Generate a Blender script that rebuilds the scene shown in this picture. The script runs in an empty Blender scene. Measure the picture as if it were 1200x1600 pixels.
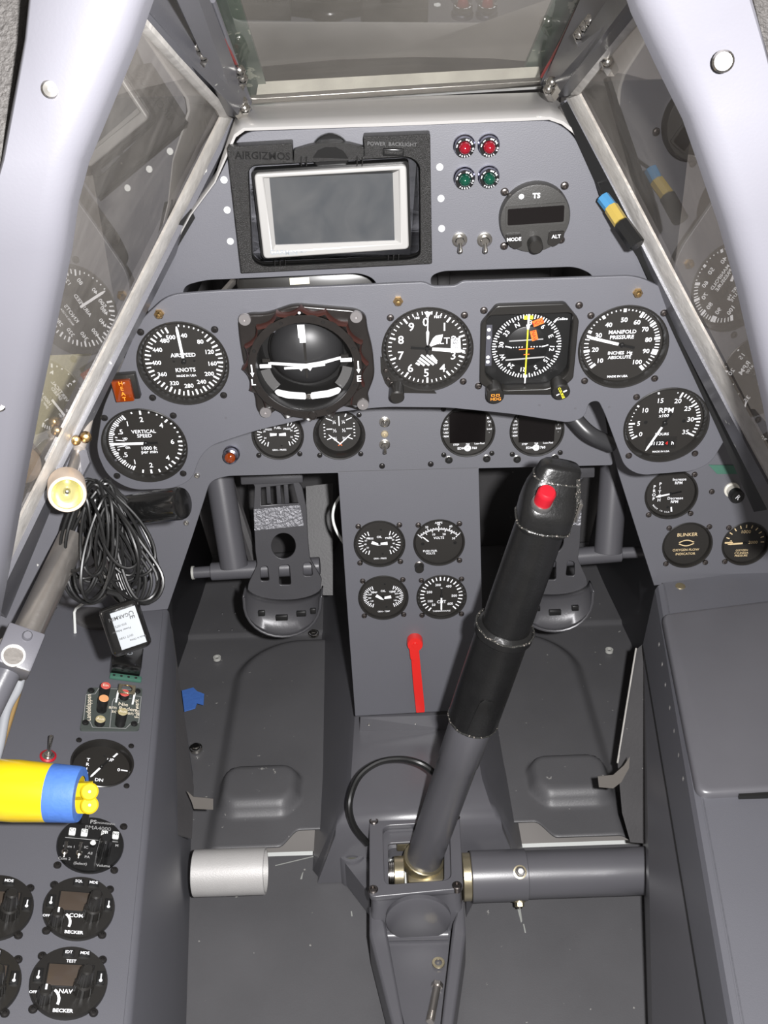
import bpy, bmesh, math, random
from mathutils import Matrix, Vector
from math import sin, cos, pi, radians, hypot
random.seed(4)
V = Vector
SC = bpy.context.scene
COL = SC.collection
# ------------------------------------------------------------------ camera frame
F = 1550.0
CP = V((-.028, 0, 1.0))
_p, _r = radians(30), radians(2)
FW = V((0, cos(_p), -sin(_p)))
_R0, _U0 = V((1, 0, 0)), V((0, sin(_p), cos(_p)))
RT = _R0*cos(_r) - _U0*sin(_r)
UP = _U0*cos(_r) + _R0*sin(_r)


def ray(x, y): return FW + RT*((x-600)/F) - UP*((y-800)/F)
def PZ(x, y, z): return CP + ray(x, y)*z


class Plane:
    """a flat surface in the cockpit: u to the right, v up (or forward), n towards the pilot"""
    def __init__(s, o, v, u=(1, 0, 0)):
        s.o = V(o); s.v = V(v).normalized(); s.u = V(u); s.u = (s.u-s.v*s.u.dot(s.v)).normalized(); s.n = s.u.cross(s.v).normalized()
        s.holes = []
        s.M = Matrix((s.u, s.v, s.n)).transposed().to_4x4(); s.M.translation = s.o
    def w(s, x, y):
        d = ray(x, y); return CP + d*((s.o-CP).dot(s.n)/d.dot(s.n))
    def uv(s, x, y):
        q = s.w(x, y)-s.o; return (q.dot(s.u), q.dot(s.v))
    def depth(s, x, y): return (s.w(x, y)-CP).dot(FW)
    def at(s, x, y, rot=0, up=0):
        m = s.M.copy(); m.translation = s.w(x, y)+s.n*up
        return m @ Matrix.Rotation(radians(-rot), 4, 'Z')


MAIN = Plane((0, .853, .63), (0, -.087, 1))
UPR = Plane((0, .853, .80), (0, -.12, 1))
SUB = Plane((0, 1.0, .45), (0, .1, 1))
LC0 = Plane((0, .65, .26), (0, 1, .08))
LA, LN = LC0.w(263, 950), LC0.w(205, 1600)
LCON = Plane(LN, LA-LN, (1, .216, -.327))      # banked towards the seat
RCON = Plane((0, .65, .30), (0, 1, .08))
FLOOR = Plane((0, .8, 0), (0, 1, 0))
HUMP = Plane((0, .9, .11), (0, 1, 0))

# ------------------------------------------------------------------ materials
MATS = {}


def mat(name, col, rough=.5, metal=0, bump=0, bscale=400, var=0, vscale=30, spec=.5, emit=None, es=1, coat=0, wear=None, trans=0):
    if name in MATS: return MATS[name]
    m = bpy.data.materials.new(name); m.use_nodes = True; MATS[name] = m
    nt = m.node_tree; b = nt.nodes['Principled BSDF']
    b.inputs['Base Color'].default_value = (*col, 1); b.inputs['Roughness'].default_value = rough
    b.inputs['Metallic'].default_value = metal; b.inputs['Specular IOR Level'].default_value = spec
    b.inputs['Coat Weight'].default_value = coat; b.inputs['Coat Roughness'].default_value = .08
    b.inputs['Transmission Weight'].default_value = trans
    if emit: b.inputs['Emission Color'].default_value = (*emit, 1); b.inputs['Emission Strength'].default_value = es
    tc = nt.nodes.new('ShaderNodeTexCoord')
    if bump:
        n = nt.nodes.new('ShaderNodeTexNoise'); n.inputs['Scale'].default_value = bscale; n.inputs['Detail'].default_value = 3
        bp = nt.nodes.new('ShaderNodeBump'); bp.inputs['Strength'].default_value = bump; bp.inputs['Distance'].default_value = .001
        nt.links.new(tc.outputs['Object'], n.inputs['Vector']); nt.links.new(n.outputs['Fac'], bp.inputs['Height'])
        nt.links.new(bp.outputs['Normal'], b.inputs['Normal'])
    if var:
        n = nt.nodes.new('ShaderNodeTexNoise'); n.inputs['Scale'].default_value = vscale; n.inputs['Detail'].default_value = 5
        mx = nt.nodes.new('ShaderNodeMix'); mx.data_type = 'RGBA'
        mx.inputs['A'].default_value = (*[c*(1-var) for c in col], 1); mx.inputs['B'].default_value = (*[min(1, c*(1+var)) for c in col], 1)
        nt.links.new(tc.outputs['Object'], n.inputs['Vector']); nt.links.new(n.outputs['Fac'], mx.inputs['Factor'])
        out = mx.outputs['Result']
        if wear:     # chips and specks where the paint is rubbed through
            wcol, wscale, lo = wear
            n2 = nt.nodes.new('ShaderNodeTexNoise'); n2.inputs['Scale'].default_value = wscale; n2.inputs['Detail'].default_value = 6
            r = nt.nodes.new('ShaderNodeMapRange'); r.inputs['From Min'].default_value = lo; r.inputs['From Max'].default_value = lo+.02
            nt.links.new(tc.outputs['Object'], n2.inputs['Vector']); nt.links.new(n2.outputs['Fac'], r.inputs['Value'])
            m2 = nt.nodes.new('ShaderNodeMix'); m2.data_type = 'RGBA'; m2.inputs['B'].default_value = (*wcol, 1)
            nt.links.new(r.outputs['Result'], m2.inputs['Factor']); nt.links.new(out, m2.inputs['A']); out = m2.outputs['Result']
        nt.links.new(out, b.inputs['Base Color'])
    return m


PAINT = mat('grey_cockpit_paint', (.093, .094, .108), .5, spec=1.0, bump=.12, bscale=900, var=.05, vscale=14)
PAINTS = mat('grey_satin_paint', (.094, .093, .103), .34, bump=.05, bscale=700, var=.06, vscale=20, spec=.7)
FLOORP = mat('scuffed_grey_floor_paint', (.100, .099, .104), .45, bump=.15, bscale=500, var=.20, vscale=9, wear=((.30, .295, .28), 110, .715))
DARKP = mat('dark_bay_paint', (.068, .066, .068), .5, bump=.2, bscale=300, var=.18, vscale=22, wear=((.26, .25, .24), 120, .73))
FRAMEP = mat('blue_grey_frame_paint', (.125, .124, .140), .36, bump=.05, bscale=600, var=.05, vscale=12, spec=.7)
FRAME2 = mat('dark_frame_paint', (.10, .10, .112), .3, bump=.06, bscale=500, var=.1, vscale=25, wear=((.4, .4, .38), 110, .7))
BLACK = mat('satin_black', (.012, .012, .012), .35, spec=.4)
BEZEL = mat('gauge_case_black', (.0165, .0155, .0142), .32, spec=.5)
DIAL = mat('dial_black', (.0165, .0148, .0128), .55)
DARKDIAL = mat('dial_deep_black', (.009, .009, .009), .4)
WHITE = mat('white_marking', (.93, .94, .97), .5)
WHITEN = mat('white_needle', (.95, .95, .97), .4)
CREAM = mat('cream_marking', (.75, .58, .33), .5)
GREYTXT = mat('grey_marking', (.33, .33, .33), .5)
SCREWM = mat('dark_screw_steel', (.20, .18, .17), .28, 1)
SCREWB = mat('black_oxide_screw', (.035, .033, .032), .25, .6)
STEEL = mat('bright_steel', (.62, .60, .56), .22, 1)
ALU = mat('worn_aluminium', (.74, .73, .71), .38, .75, bump=.2, bscale=250, var=.08, vscale=30)
ALUD = mat('scuffed_aluminium_tube', (.50, .47, .44), .3, .9, bump=.2, bscale=150, var=.15, vscale=40)
BRASS = mat('brass', (.75, .50, .22), .25, 1)
GOLD = mat('cadmium_plated_steel', (.50, .44, .30), .33, .9, bump=.1, bscale=300)
PLAST = mat('textured_black_plastic', (.0145, .014, .0135), .36, bump=1.0, bscale=1500, spec=.5)
PLASTS = mat('smooth_black_plastic', (.010, .010, .010), .22, spec=.5)
SILVER = mat('silver_plastic', (.36, .355, .345), .42, .25)
SCREEN = mat('film_covered_screen', (.045, .052, .058), .12, spec=.6, bump=.5, bscale=28)
SCRBLK = mat('black_display', (.006, .005, .005), .12, spec=.5)
SCRBRN = mat('brown_display', (.060, .046, .036), .2)
RED = mat('red_paint', (.62, .022, .018), .3, coat=.3)
REDK = mat('red_rubber', (.40, .008, .018), .4)
REDG = mat('red_lens', (.20, .002, .010), .08, spec=.8, coat=1)
GREENG = mat('green_lens', (.0, .045, .025), .08, spec=.8, coat=1)
AMBERG = mat('amber_lens', (.20, .030, .002), .1, spec=.8, coat=1)
ORANGE = mat('orange_marking', (.9, .18, .03), .5)
ORANGET = mat('lit_orange_letter', (.9, .30, .03), .5)
YELLOW = mat('yellow_marking', (.85, .80, .04), .5)
YELP = mat('yellow_handle_paint', (.78, .55, .010), .28, coat=.3)
BLUET = mat('blue_masking_tape', (.065, .17, .52), .6, bump=.5, bscale=160, var=.1, vscale=90)
LEATHER = mat('black_leather', (.009, .009, .009), .3, bump=.22, bscale=420, spec=.5, var=.3, vscale=60, wear=((.2, .18, .16), 160, .74))
SEAMM = mat('frayed_leather_seam', (.03, .03, .028), .25, bump=1, bscale=300, var=.5, vscale=200, wear=((.30, .27, .24), 420, .60))
BAKEL = mat('glossy_black_bakelite', (.006, .006, .006), .2, spec=.7, coat=.6)
CORD = mat('black_cord_rubber', (.010, .010, .010), .38, spec=.5)
PLACARD = mat('placard_green_grey', (.062, .072, .066), .45)
TAN = mat('tan_wood', (.52, .34, .14), .5, var=.12, vscale=8)
PALEY = mat('pale_yellow_paint', (.90, .89, .60), .5, var=.05)
WHITEP = mat('white_primer', (.80, .82, .80), .6)
GREENP = mat('green_primer', (.05, .14, .10), .55, var=.2, vscale=60)
TAPEB = mat('brown_film_tape', (.115, .105, .095), .3, spec=.6)
LABELM = mat('white_label', (.27, .29, .31), .45)
REFLEC = mat('lamp_reflector', (.80, .76, .38), .18, .7)
SEAL = mat('worn_seal_bead', (.56, .54, .51), .4, .2, bump=.6, bscale=120, var=.35, vscale=60)
LINER = mat('dark_textured_liner', (.060, .056, .053), .7, bump=1.5, bscale=500, var=.4, vscale=300)
COAM = mat('glossy_coaming_paint', (.42, .41, .40), .26, .25, bump=.1, bscale=80, var=.08, vscale=10)
EDGEG = mat('glass_edge_green', (.09, .14, .12), .2, var=.3, vscale=60, wear=((.45, .5, .45), 60, .62))
REDSEAL = mat('red_sealant', (.17, .03, .028), .5)
ROUGHM = mat('rough_grip_plate', (.26, .26, .28), .35, .4, bump=3, bscale=260)
COWL = mat('brown_grey_cowling', (.21, .19, .17), .6, var=.5, vscale=5)


def glass_mat(name, tint, base, ior=1.5, gl=(1, 1, 1), rough=.01, haze=0.0, hazec=(.5, .48, .45)):
    m = bpy.data.materials.new(name); m.use_nodes = True; nt = m.node_tree; nt.nodes.clear()
    o = nt.nodes.new('ShaderNodeOutputMaterial'); t = nt.nodes.new('ShaderNodeBsdfTransparent'); t.inputs[0].default_value = (*tint, 1)
    g = nt.nodes.new('ShaderNodeBsdfGlossy'); g.inputs['Color'].default_value = (*gl, 1); g.inputs['Roughness'].default_value = rough
    f = nt.nodes.new('ShaderNodeFresnel'); f.inputs[0].default_value = ior
    a = nt.nodes.new('ShaderNodeMath'); a.operation = 'ADD'; a.use_clamp = True; a.inputs[1].default_value = base
    mx = nt.nodes.new('ShaderNodeMixShader')
    geo = nt.nodes.new('ShaderNodeNewGeometry'); inv = nt.nodes.new('ShaderNodeMath'); inv.operation = 'SUBTRACT'; inv.inputs[0].default_value = 1
    ml = nt.nodes.new('ShaderNodeMath'); ml.operation = 'MULTIPLY'     # the far face of a pane adds no second mirror
    nt.links.new(geo.outputs['Backfacing'], inv.inputs[1]); nt.links.new(f.outputs[0], a.inputs[0])
    nt.links.new(a.outputs[0], ml.inputs[0]); nt.links.new(inv.outputs[0], ml.inputs[1]); nt.links.new(ml.outputs[0], mx.inputs[0])
    nt.links.new(t.outputs[0], mx.inputs[1]); nt.links.new(g.outputs[0], mx.inputs[2]); last = mx.outputs[0]
    if haze:   # dust and fine scratches lying on the pane
        d = nt.nodes.new('ShaderNodeBsdfDiffuse'); d.inputs[0].default_value = (*hazec, 1)
        tc = nt.nodes.new('ShaderNodeTexCoord'); n = nt.nodes.new('ShaderNodeTexNoise'); n.inputs['Scale'].default_value = 22; n.inputs['Detail'].default_value = 7
        n.inputs['Distortion'].default_value = 1.2
        r = nt.nodes.new('ShaderNodeMapRange'); r.inputs['From Min'].default_value = .3; r.inputs['From Max'].default_value = .75
        r.inputs['To Min'].default_value = haze*.5; r.inputs['To Max'].default_value = haze*1.5
        nt.links.new(tc.outputs['Object'], n.inputs[0]); nt.links.new(n.outputs[0], r.inputs[0])
        m2 = nt.nodes.new('ShaderNodeMixShader'); nt.links.new(r.outputs[0], m2.inputs[0]); nt.links.new(last, m2.inputs[1]); nt.links.new(d.outputs[0], m2.inputs[2]); last = m2.outputs[0]
    nt.links.new(last, o.inputs[0]); MATS[name] = m; return m


GLASS = glass_mat('instrument_glass', (.97, .97, .97), .0, 1.42)
PANE = glass_mat('side_pane_glass', (.84, .82, .80), .04, 1.25, (.9, .88, .86), haze=.14)
ARMOUR = glass_mat('armoured_glass', (.86, .85, .82), .05, 1.5, haze=.045)
FILM = glass_mat('wrinkled_film', (.9, .9, .92), .14, 1.5, rough=.06, haze=.07)


# ------------------------------------------------------------------ mesh builder
_TXT = {}


def text_mesh(s, bold, space):
    k = (s, bold, space)
    if k not in _TXT:
        c = bpy.data.curves.new('t', 'FONT'); c.body = s; c.align_x = 'CENTER'; c.align_y = 'CENTER'; c.size = 1; c.resolution_u = 2
        c.offset = bold; c.space_character = space
        o = bpy.data.objects.new('t', c); COL.objects.link(o); bpy.context.view_layer.update()
        me = bpy.data.meshes.new_from_object(o.evaluated_get(bpy.context.evaluated_depsgraph_get()))
        vs = [v.co.copy() for v in me.vertices]; fs = [tuple(p.vertices) for p in me.polygons]
        if vs:   # centre on the real bounds vertically
            ya = (max(v.y for v in vs)+min(v.y for v in vs))/2
            for v in vs: v.y -= ya
        _TXT[k] = (vs, fs)
        bpy.data.objects.remove(o); bpy.data.curves.remove(c); bpy.data.meshes.remove(me)
    return _TXT[k]


class MB:
    def __init__(s): s.bm = bmesh.new(); s.mats = []; s.M = Matrix()
    def mi(s, m):
        if m not in s.mats: s.mats.append(m)
        return s.mats.index(m)
    def _add(s, vs, fs, m, smooth=True):
        k = s.mi(m); bv = [s.bm.verts.new(s.M @ V(v)) for v in vs]
        for f in fs:
            try: q = s.bm.faces.new([bv[i] for i in f])
            except ValueError: continue
            q.material_index = k; q.smooth = smooth
        return bv
    def box(s, c, d, m, bev=0, rot=None, seg=2):
        b = bmesh.new(); bmesh.ops.create_cube(b, size=1); bmesh.ops.scale(b, vec=d, verts=b.verts)
        if bev: bmesh.ops.bevel(b, geom=b.edges[:], offset=min(bev, min(d)*.49), segments=seg, profile=.5, affect='EDGES')
        T = Matrix.Translation(c) @ (rot if rot else Matrix())
        b.verts.index_update(); s._add([T @ v.co for v in b.verts], [[v.index for v in f.verts] for f in b.faces], m); b.free()
    def lathe(s, prof, m, n=32, a0=0, a1=2*pi, T=None, cap=True):
        T = T or Matrix(); full = abs(a1-a0-2*pi) < 1e-6; k = n if full else n+1
        vs = []; fs = []
        for i in range(k):
            a = a0+(a1-a0)*i/n
            for r, z in prof: vs.append(T @ V((r*cos(a), r*sin(a), z)))
        L = len(prof)
        for i in range(n):
            j = (i+1) % k
            for q in range(L-1):
                a, b, c, d = i*L+q, j*L+q, j*L+q+1, i*L+q+1
                fs.append((a, b, c, d))
        if cap and full:
            if prof[0][0] > 1e-6: fs.append([i*L for i in range(k)][::-1])
            if prof[-1][0] > 1e-6: fs.append([i*L+L-1 for i in range(k)])
        s._add(vs, fs, m)
    def cyl(s, p, q, r, m, n=24, r2=None, bev=0):
        p, q = V(p), V(q); d = q-p; L = d.length; T = Matrix.Translation(p) @ d.to_track_quat('Z', 'Y').to_matrix().to_4x4(); r2 = r if r2 is None else r2
        pr = [(r-bev, 0), (r, bev), (r2, L-bev), (r2-bev, L)] if bev else [(r, 0), (r2, L)]
        s.lathe(pr, m, n, T=T)
    def ring(s, p, q, ro, ri, m, n=32, bev=0):
        p, q = V(p), V(q); d = q-p; L = d.length; T = Matrix.Translation(p) @ d.to_track_quat('Z', 'Y').to_matrix().to_4x4()
        s.lathe([(ri, 0), (ro-bev, 0), (ro, bev), (ro, L-bev), (ro-bev, L), (ri, L), (ri, 0)], m, n, T=T, cap=False)
    def tube(s, pts, r, m, n=10, closed=False, rs=None, cap=True):
        pts = [V(p) for p in pts]; K = len(pts); vs = []; fs = []; up = None
        for i, p in enumerate(pts):
            t = (pts[(i+1) % K] if (closed or i < K-1) else p)-(pts[i-1] if (closed or i > 0) else p)
            t.normalize()
            if up is None:
                up = t.orthogonal().normalized()
            up = (up-t*up.dot(t)); up.normalize(); w = t.cross(up); rr = rs[i] if rs else r
            for j in range(n): a = 2*pi*j/n; vs.append(p+up*cos(a)*rr+w*sin(a)*rr)
        for i in range(K if closed else K-1):
            i2 = (i+1) % K
            for j in range(n): fs.append((i*n+j, i*n+(j+1) % n, i2*n+(j+1) % n, i2*n+j))
        if cap and not closed: fs.append(list(range(n))[::-1]); fs.append([(K-1)*n+j for j in range(n)])
        s._add(vs, fs, m)
    def poly(s, pts, m, z=0): s._add([(*p[:2], z) if len(p) == 2 else p for p in pts], [list(range(len(pts)))], m)
    def prism(s, pts, z0, z1, m):
        n = len(pts); A = sum(pts[i][0]*pts[(i+1) % n][1]-pts[(i+1) % n][0]*pts[i][1] for i in range(n))
        if A < 0: pts = pts[::-1]
        vs = [(x, y, z0) for x, y in pts]+[(x, y, z1) for x, y in pts]
        fs = [list(range(n))[::-1], list(range(n, 2*n))]+[(i, (i+1) % n, n+(i+1) % n, n+i) for i in range(n)]
        s._add(vs, fs, m)
    def slab(s, pts, th, m, d=None):
        """world polygon given thickness along its own normal (or along d), away from the camera"""
        pts = [V(p) for p in pts]; n = len(pts)
        if d is None:
            nn = V((0, 0, 0))
            for i in range(n): nn += (pts[i]-pts[0]).cross(pts[(i+1) % n]-pts[0])
            nn.normalize()
            if nn.dot(pts[0]-CP) < 0: nn = -nn
            d = nn*th
        vs = pts+[p+d for p in pts]
        s._add(vs, [list(range(n)), list(range(n, 2*n))[::-1]]+[(i, n+i, n+(i+1) % n, (i+1) % n) for i in range(n)], m)
    def loft(s, secs, m, closed=True, cap=True):
        L = len(secs[0]); vs = [p for q in secs for p in q]; fs = []
        for i in range(len(secs)-1):
            for j in range(L if closed else L-1):
                a, b = i*L+j, i*L+(j+1) % L; fs.append((a, b, b+L, a+L))
        if cap and closed: fs.append(list(range(L))[::-1]); fs.append([(len(secs)-1)*L+j for j in range(L)])
        s._add(vs, fs, m)
    def text(s, st, x, y, size, m, z=0, rot=0, bold=.025, sx=1, space=1.0):
        vs, fs = text_mesh(st, bold*.45, space); c, d = cos(radians(-rot)), sin(radians(-rot))
        s._add([(x+size*(v.x*sx*c-v.y*d), y+size*(v.x*sx*d+v.y*c), z) for v in vs], fs, m, False)
    def tick(s, a, r0, r1, w, m, z, cx=0, cy=0):
        a = radians(a); dx, dy = sin(a), cos(a); px_, py_ = dy*w/2, -dx*w/2
        s._add([(cx+dx*r0-px_, cy+dy*r0-py_, z), (cx+dx*r0+px_, cy+dy*r0+py_, z), (cx+dx*r1+px_, cy+dy*r1+py_, z), (cx+dx*r1-px_, cy+dy*r1-py_, z)], [(0, 1, 2, 3)], m, False)
    def needle(s, a, pts, z0, z1, m, cx=0, cy=0):
        """pts in a frame where +y is the pointing direction"""
        a = radians(a); c, d = cos(-a), sin(-a)
        s.prism([(cx+x*c-y*d, cy+x*d+y*c) for x, y in pts], z0, z1, m)
    def build(s, name, parent=None, M=None, world=False, sharp=35):
        bm = s.bm; bmesh.ops.remove_doubles(bm, verts=bm.verts, dist=1e-7)
        bmesh.ops.recalc_face_normals(bm, faces=[f for f in bm.faces if len(f.link_loops if False else f.edges) > 2])
        th = radians(sharp)
        for e in bm.edges:
            if len(e.link_faces) == 2 and e.calc_face_angle(0) > th: e.smooth = False
        me = bpy.data.meshes.new(name); o = bpy.data.objects.new(name, me); COL.objects.link(o)
        if world and parent is not None:
            bmesh.ops.transform(bm, matrix=parent.matrix_world.inverted(), verts=bm.verts)
        elif world:
            c = sum((v.co for v in bm.verts), V((0, 0, 0)))/max(1, len(bm.verts))
            bmesh.ops.translate(bm, vec=-c, verts=bm.verts); o.location = c
        bm.to_mesh(me); bm.free()
        for m in s.mats: me.materials.append(m)
        if parent is not None: o.parent = parent
        elif M is not None: o.matrix_world = M
        return o


def thing(name, label, cat, M, group=None):
    o = bpy.data.objects.new(name, None); COL.objects.link(o); o.empty_display_size = .01
    o.matrix_world = M if isinstance(M, Matrix) else Matrix.Translation(V(M))
    return tag(o, label, cat, group)


def tag(o, label, cat, group=None, kind=None):
    if label: o['label'] = label; o['category'] = cat
    if group: o['group'] = group
    if kind: o['kind'] = kind
    bpy.context.view_layer.update()
    return o


def struct(o, label=None):
    o['kind'] = 'structure'
    if label: o['label'] = label; o['category'] = label.split()[-1]
    return o


def lab(o, s): o['label'] = s; return o


def rounded(pts, r, n=6):
    out = []; K = len(pts)
    for i, p in enumerate(pts):
        rr = r[i] if isinstance(r, (list, tuple)) else r
        p = V(p[:2]); a = V(pts[i-1][:2]); b = V(pts[(i+1) % K][:2]); da, db = a-p, b-p
        d = min(rr, da.length*.48, db.length*.48)
        if d < 1e-5: out.append(tuple(p)); continue
        A, B = p+da.normalized()*d, p+db.normalized()*d
        for k in range(n+1):
            t = k/n; out.append(tuple(A*(1-t)**2+p*2*t*(1-t)+B*t*t))
    return out


def circle(cx, cy, r, n=48): return [(cx+r*cos(2*pi*i/n), cy+r*sin(2*pi*i/n)) for i in range(n)]


def plate(name, outline, holes, th, m, parent=None, M=None, bev=.0008, z=0):
    """flat plate with holes; front face at z, thickness th behind it"""
    c = bpy.data.curves.new(name, 'CURVE'); c.dimensions = '2D'; c.fill_mode = 'BOTH'; c.extrude = th/2-bev; c.bevel_depth = bev; c.bevel_resolution = 1; c.offset = -bev
    for pts in [outline]+list(holes):
        sp = c.splines.new('POLY'); sp.points.add(len(pts)-1)
        for q, p in zip(sp.points, pts): q.co = (p[0], p[1], 0, 1)
        sp.use_cyclic_u = True
    o = bpy.data.objects.new('t', c); COL.objects.link(o); bpy.context.view_layer.update()
    me = bpy.data.meshes.new_from_object(o.evaluated_get(bpy.context.evaluated_depsgraph_get()))
    bpy.data.objects.remove(o); bpy.data.curves.remove(c)
    me.name = name; me.transform(Matrix.Translation((0, 0, z-th/2))); me.materials.clear(); me.materials.append(m)
    o = bpy.data.objects.new(name, me); COL.objects.link(o)
    if parent is not None: o.parent = parent
    elif M is not None: o.matrix_world = M
    return o


# ------------------------------------------------------------------ small hardware
def screw_mb(mb, x, y, r, m=SCREWM, z=0, hexs=False):
    mb.lathe([(r, z-.0004), (r, z+r*.25), (r*.8, z+r*.55), (r*.45, z+r*.68), (r*.38, z+r*.68), (r*.30, z+r*.3), (0, z+r*.3)], m, 14, T=Matrix.Translation((x, y, 0)), cap=False)


def screws(parent, pts, r=.0032, m=SCREWM, z=0, name='mounting_screw'):
    for x, y in pts:
        b = MB(); b.M = Matrix.Translation((0, 0, 0)); screw_mb(b, 0, 0, r, m, z)
        o = b.build(name, parent); o.location = (x, y, 0)


def sq(h, hy=None):
    hy = hy or h; return [(-h, hy), (h, hy), (h, -hy), (-h, -hy)]


def toggle(name, label, M, ln=.014, r=.0058, tilt=-35, base=STEEL, group=None, collar=None):
    t = thing(name, label, 'switch', M, group)
    b = MB(); b.lathe([(r, 0), (r, .0018), (r*.8, .0022), (r*.62, .0022), (r*.62, .005), (r*.5, .006), (0, .006)], base, 18); b.build('collar', t)
    if collar:
        b = MB(); b.lathe([(r*1.25, 0), (r*1.25, .0012), (r*.98, .0024), (r*.98, 0)], collar, 20, cap=False); b.build('washer', t)
    b = MB(); a = radians(tilt); d = V((0, sin(a), cos(a)))
    b.cyl(V((0, 0, .004)), V((0, 0, .004))+d*ln, .0013, STEEL, 10, .0022); b.lathe([(.0022, 0), (.0020, .0012), (.001, .0020), (0, .0022)], STEEL, 10, T=Matrix.Translation(V((0, 0, .004))+d*ln) @ d.to_track_quat('Z', 'Y').to_matrix().to_4x4(), cap=False)
    b.build('lever', t); return t


def knob_mb(b, x, y, z0, z1, r0, r1, m, ribs=0):
    T = Matrix.Translation((x, y, 0))
    b.lathe([(r0, z0), (r1, z1-.0012), (r1-.0012, z1), (0, z1)], m, 28, T=T, cap=False)
    if ribs:
        for i in range(ribs):
            a = 2*pi*i/ribs; p = V((x+cos(a)*r0, y+sin(a)*r0, z0+.0005)); q = V((x+cos(a)*r1, y+sin(a)*r1, z1-.0015)); b.cyl(p, q, .0006, m, 5)


# ------------------------------------------------------------------ dial gauges
def gauge(name, label, pl, x, y, wpx, draw, needles=(), rec=.0065, sh=None, sscale=1.0, group=None, rot=0, glass=True, face=DIAL, rim=.0045, cat='gauge', screwmat=SCREWM, skip=(), hub=True, proud=.0012, sr=.0033, rad=None):
    r = rad or wpx/2*pl.depth(x, y)/F
    u, v = pl.uv(x, y); pl.holes.append(circle(u, v, r-.0006))
    t = thing(name, label, cat, pl.at(x, y, rot), group)
    b = MB(); b.lathe([(r, -.001), (r, proud*.5), (r-.0007, proud), (r-.0018, proud*.8), (r-.0028, -.0012), (r-rim+.0004, -rec*.8), (r-rim, -rec-.0005), (r-rim, -.03), (r-.0008, -.03), (r-.0008, -.001)], BEZEL, 56, cap=False)
    b.build('bezel', t)
    R = r-rim; b = MB(); b.lathe([(R+.0003, -rec-.001), (R+.0003, -rec), (0, -rec)], face, 48, cap=False); draw(b, R, -rec+.00012); b.build('dial', t)
    for k, nd in enumerate(needles):
        b = MB(); z = -rec+.0012+.0009*k; nd(b, R, z); b.build('needle', t)
    if hub and needles:
        b = MB(); b.lathe([(R*.055, -rec), (R*.055, -rec+.003), (R*.035, -rec+.0036), (0, -rec+.0036)], BLACK, 14, cap=False); b.build('hub', t)
    if glass:
        b = MB(); b.lathe([(R+.0008, -.0022), (0, -.0022)], GLASS, 40, cap=False); b.build('glass', t)
    h = (sh if sh else r*.787)
    screws(t, [p for i, p in enumerate(sq(h)) if i not in skip], sr, screwmat)
    return t


def numring(b, R, z, items, size, rr=.72, m=WHITE, bold=.03, sx=1):
    for s, a in items:
        a = radians(a); b.text(s, sin(a)*R*rr, cos(a)*R*rr, size, m, z, bold=bold, sx=sx)


def straight(a, L, w, tail=.18, m=WHITEN, t0=.12, tip=.35):
    def f(b, R, z):
        b.needle(a, [(-w/2, R*t0), (w/2, R*t0), (w/2, R*L*.88), (w*tip/2, R*L), (-w*tip/2, R*L), (-w/2, R*L*.88)], z, z+.0006, m)
        b.needle(a, [(-w*.45, -R*tail), (w*.45, -R*tail), (w*.4, R*t0), (-w*.4, R*t0)], z, z+.0006, BLACK)
    return f


def d_airspeed(b, R, z):
    for i in range(47):
        a = 8+i*(332/46.0)
        if i < 5: b.tick(a, R*.90, R*.94, .0011, WHITE, z)
        else: b.tick(a, R*(.80 if i % 2 == 0 else .84), R*.95, .0017 if i % 2 == 0 else .0011, WHITE, z)
    b.tick(0, R*.9, R*.96, .001, WHITE, z)
    numring(b, R, z, [('40', 8), ('80', 43), ('120', 71), ('160', 98), ('200', 123), ('240', 149), ('280', 178), ('320', 209), ('360', 240), ('400', 268), ('440', 298), ('480', 325), ('500', 340)], R*.155, .68)
    b.text('AIRSPEED', 0, R*.16, R*.145, WHITE, z, bold=.03); b.text('KNOTS', 0, -R*.24, R*.15, WHITE, z, bold=.03); b.text('MADE IN USA', 0, -R*.40, R*.08, WHITE, z)
    for s in (-1, 1): b.lathe([(R*.03, z+.0002), (0, z+.0004)], BLACK, 10, T=Matrix.Translation((s*R*.25, 0, 0)), cap=False)


def d_vsi(b, R, z):
    for k in range(31):
        a = 210+k*4; b.tick(a, R*(.82 if k % 5 == 0 else .85), R*.96, .0010 if k % 5 else .0017, WHITE, z)
    for a in (0, 45, 90, 135, 180): b.tick(a, R*.84, R*.96, .0018, WHITE, z)
    for a in (-14, 14, 27, 36, 54, 63, 72, 81): b.tick(a, R*.90, R*.95, .0014, WHITE, z)
    for a in (98, 106, 114, 124, 144, 152, 166, 194): b.tick(a, R*.86, R*.96, .0015, WHITE, z)
    numring(b, R, z, [('.5', 300), ('1', 327), ('2', 0), ('4', 44), ('6', 90), ('4', 134), ('2', 178), ('1', 214), ('.5', 240)], R*.2, .70)
    b.text('VERTICAL', 0, R*.34, R*.145, WHITE, z, bold=.02); b.text('SPEED', 0, R*.21, R*.145, WHITE, z, bold=.02)
    b.text('1000 ft', R*.05, -R*.17, R*.15, WHITE, z); b.text('per min', R*.05, -R*.30, R*.14, WHITE, z)
    b.text('up', -R*.52, R*.13, R*.13, WHITE, z); b.text('dn', -R*.5, -R*.12, R*.13, WHITE, z)
    for s in (-1, 1): b.tick(270+s*8, R*.55, R*.78, .0007, WHITE, z); b.tick(270+s*14, R*.74, R*.80, .0012, WHITE, z)


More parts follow.
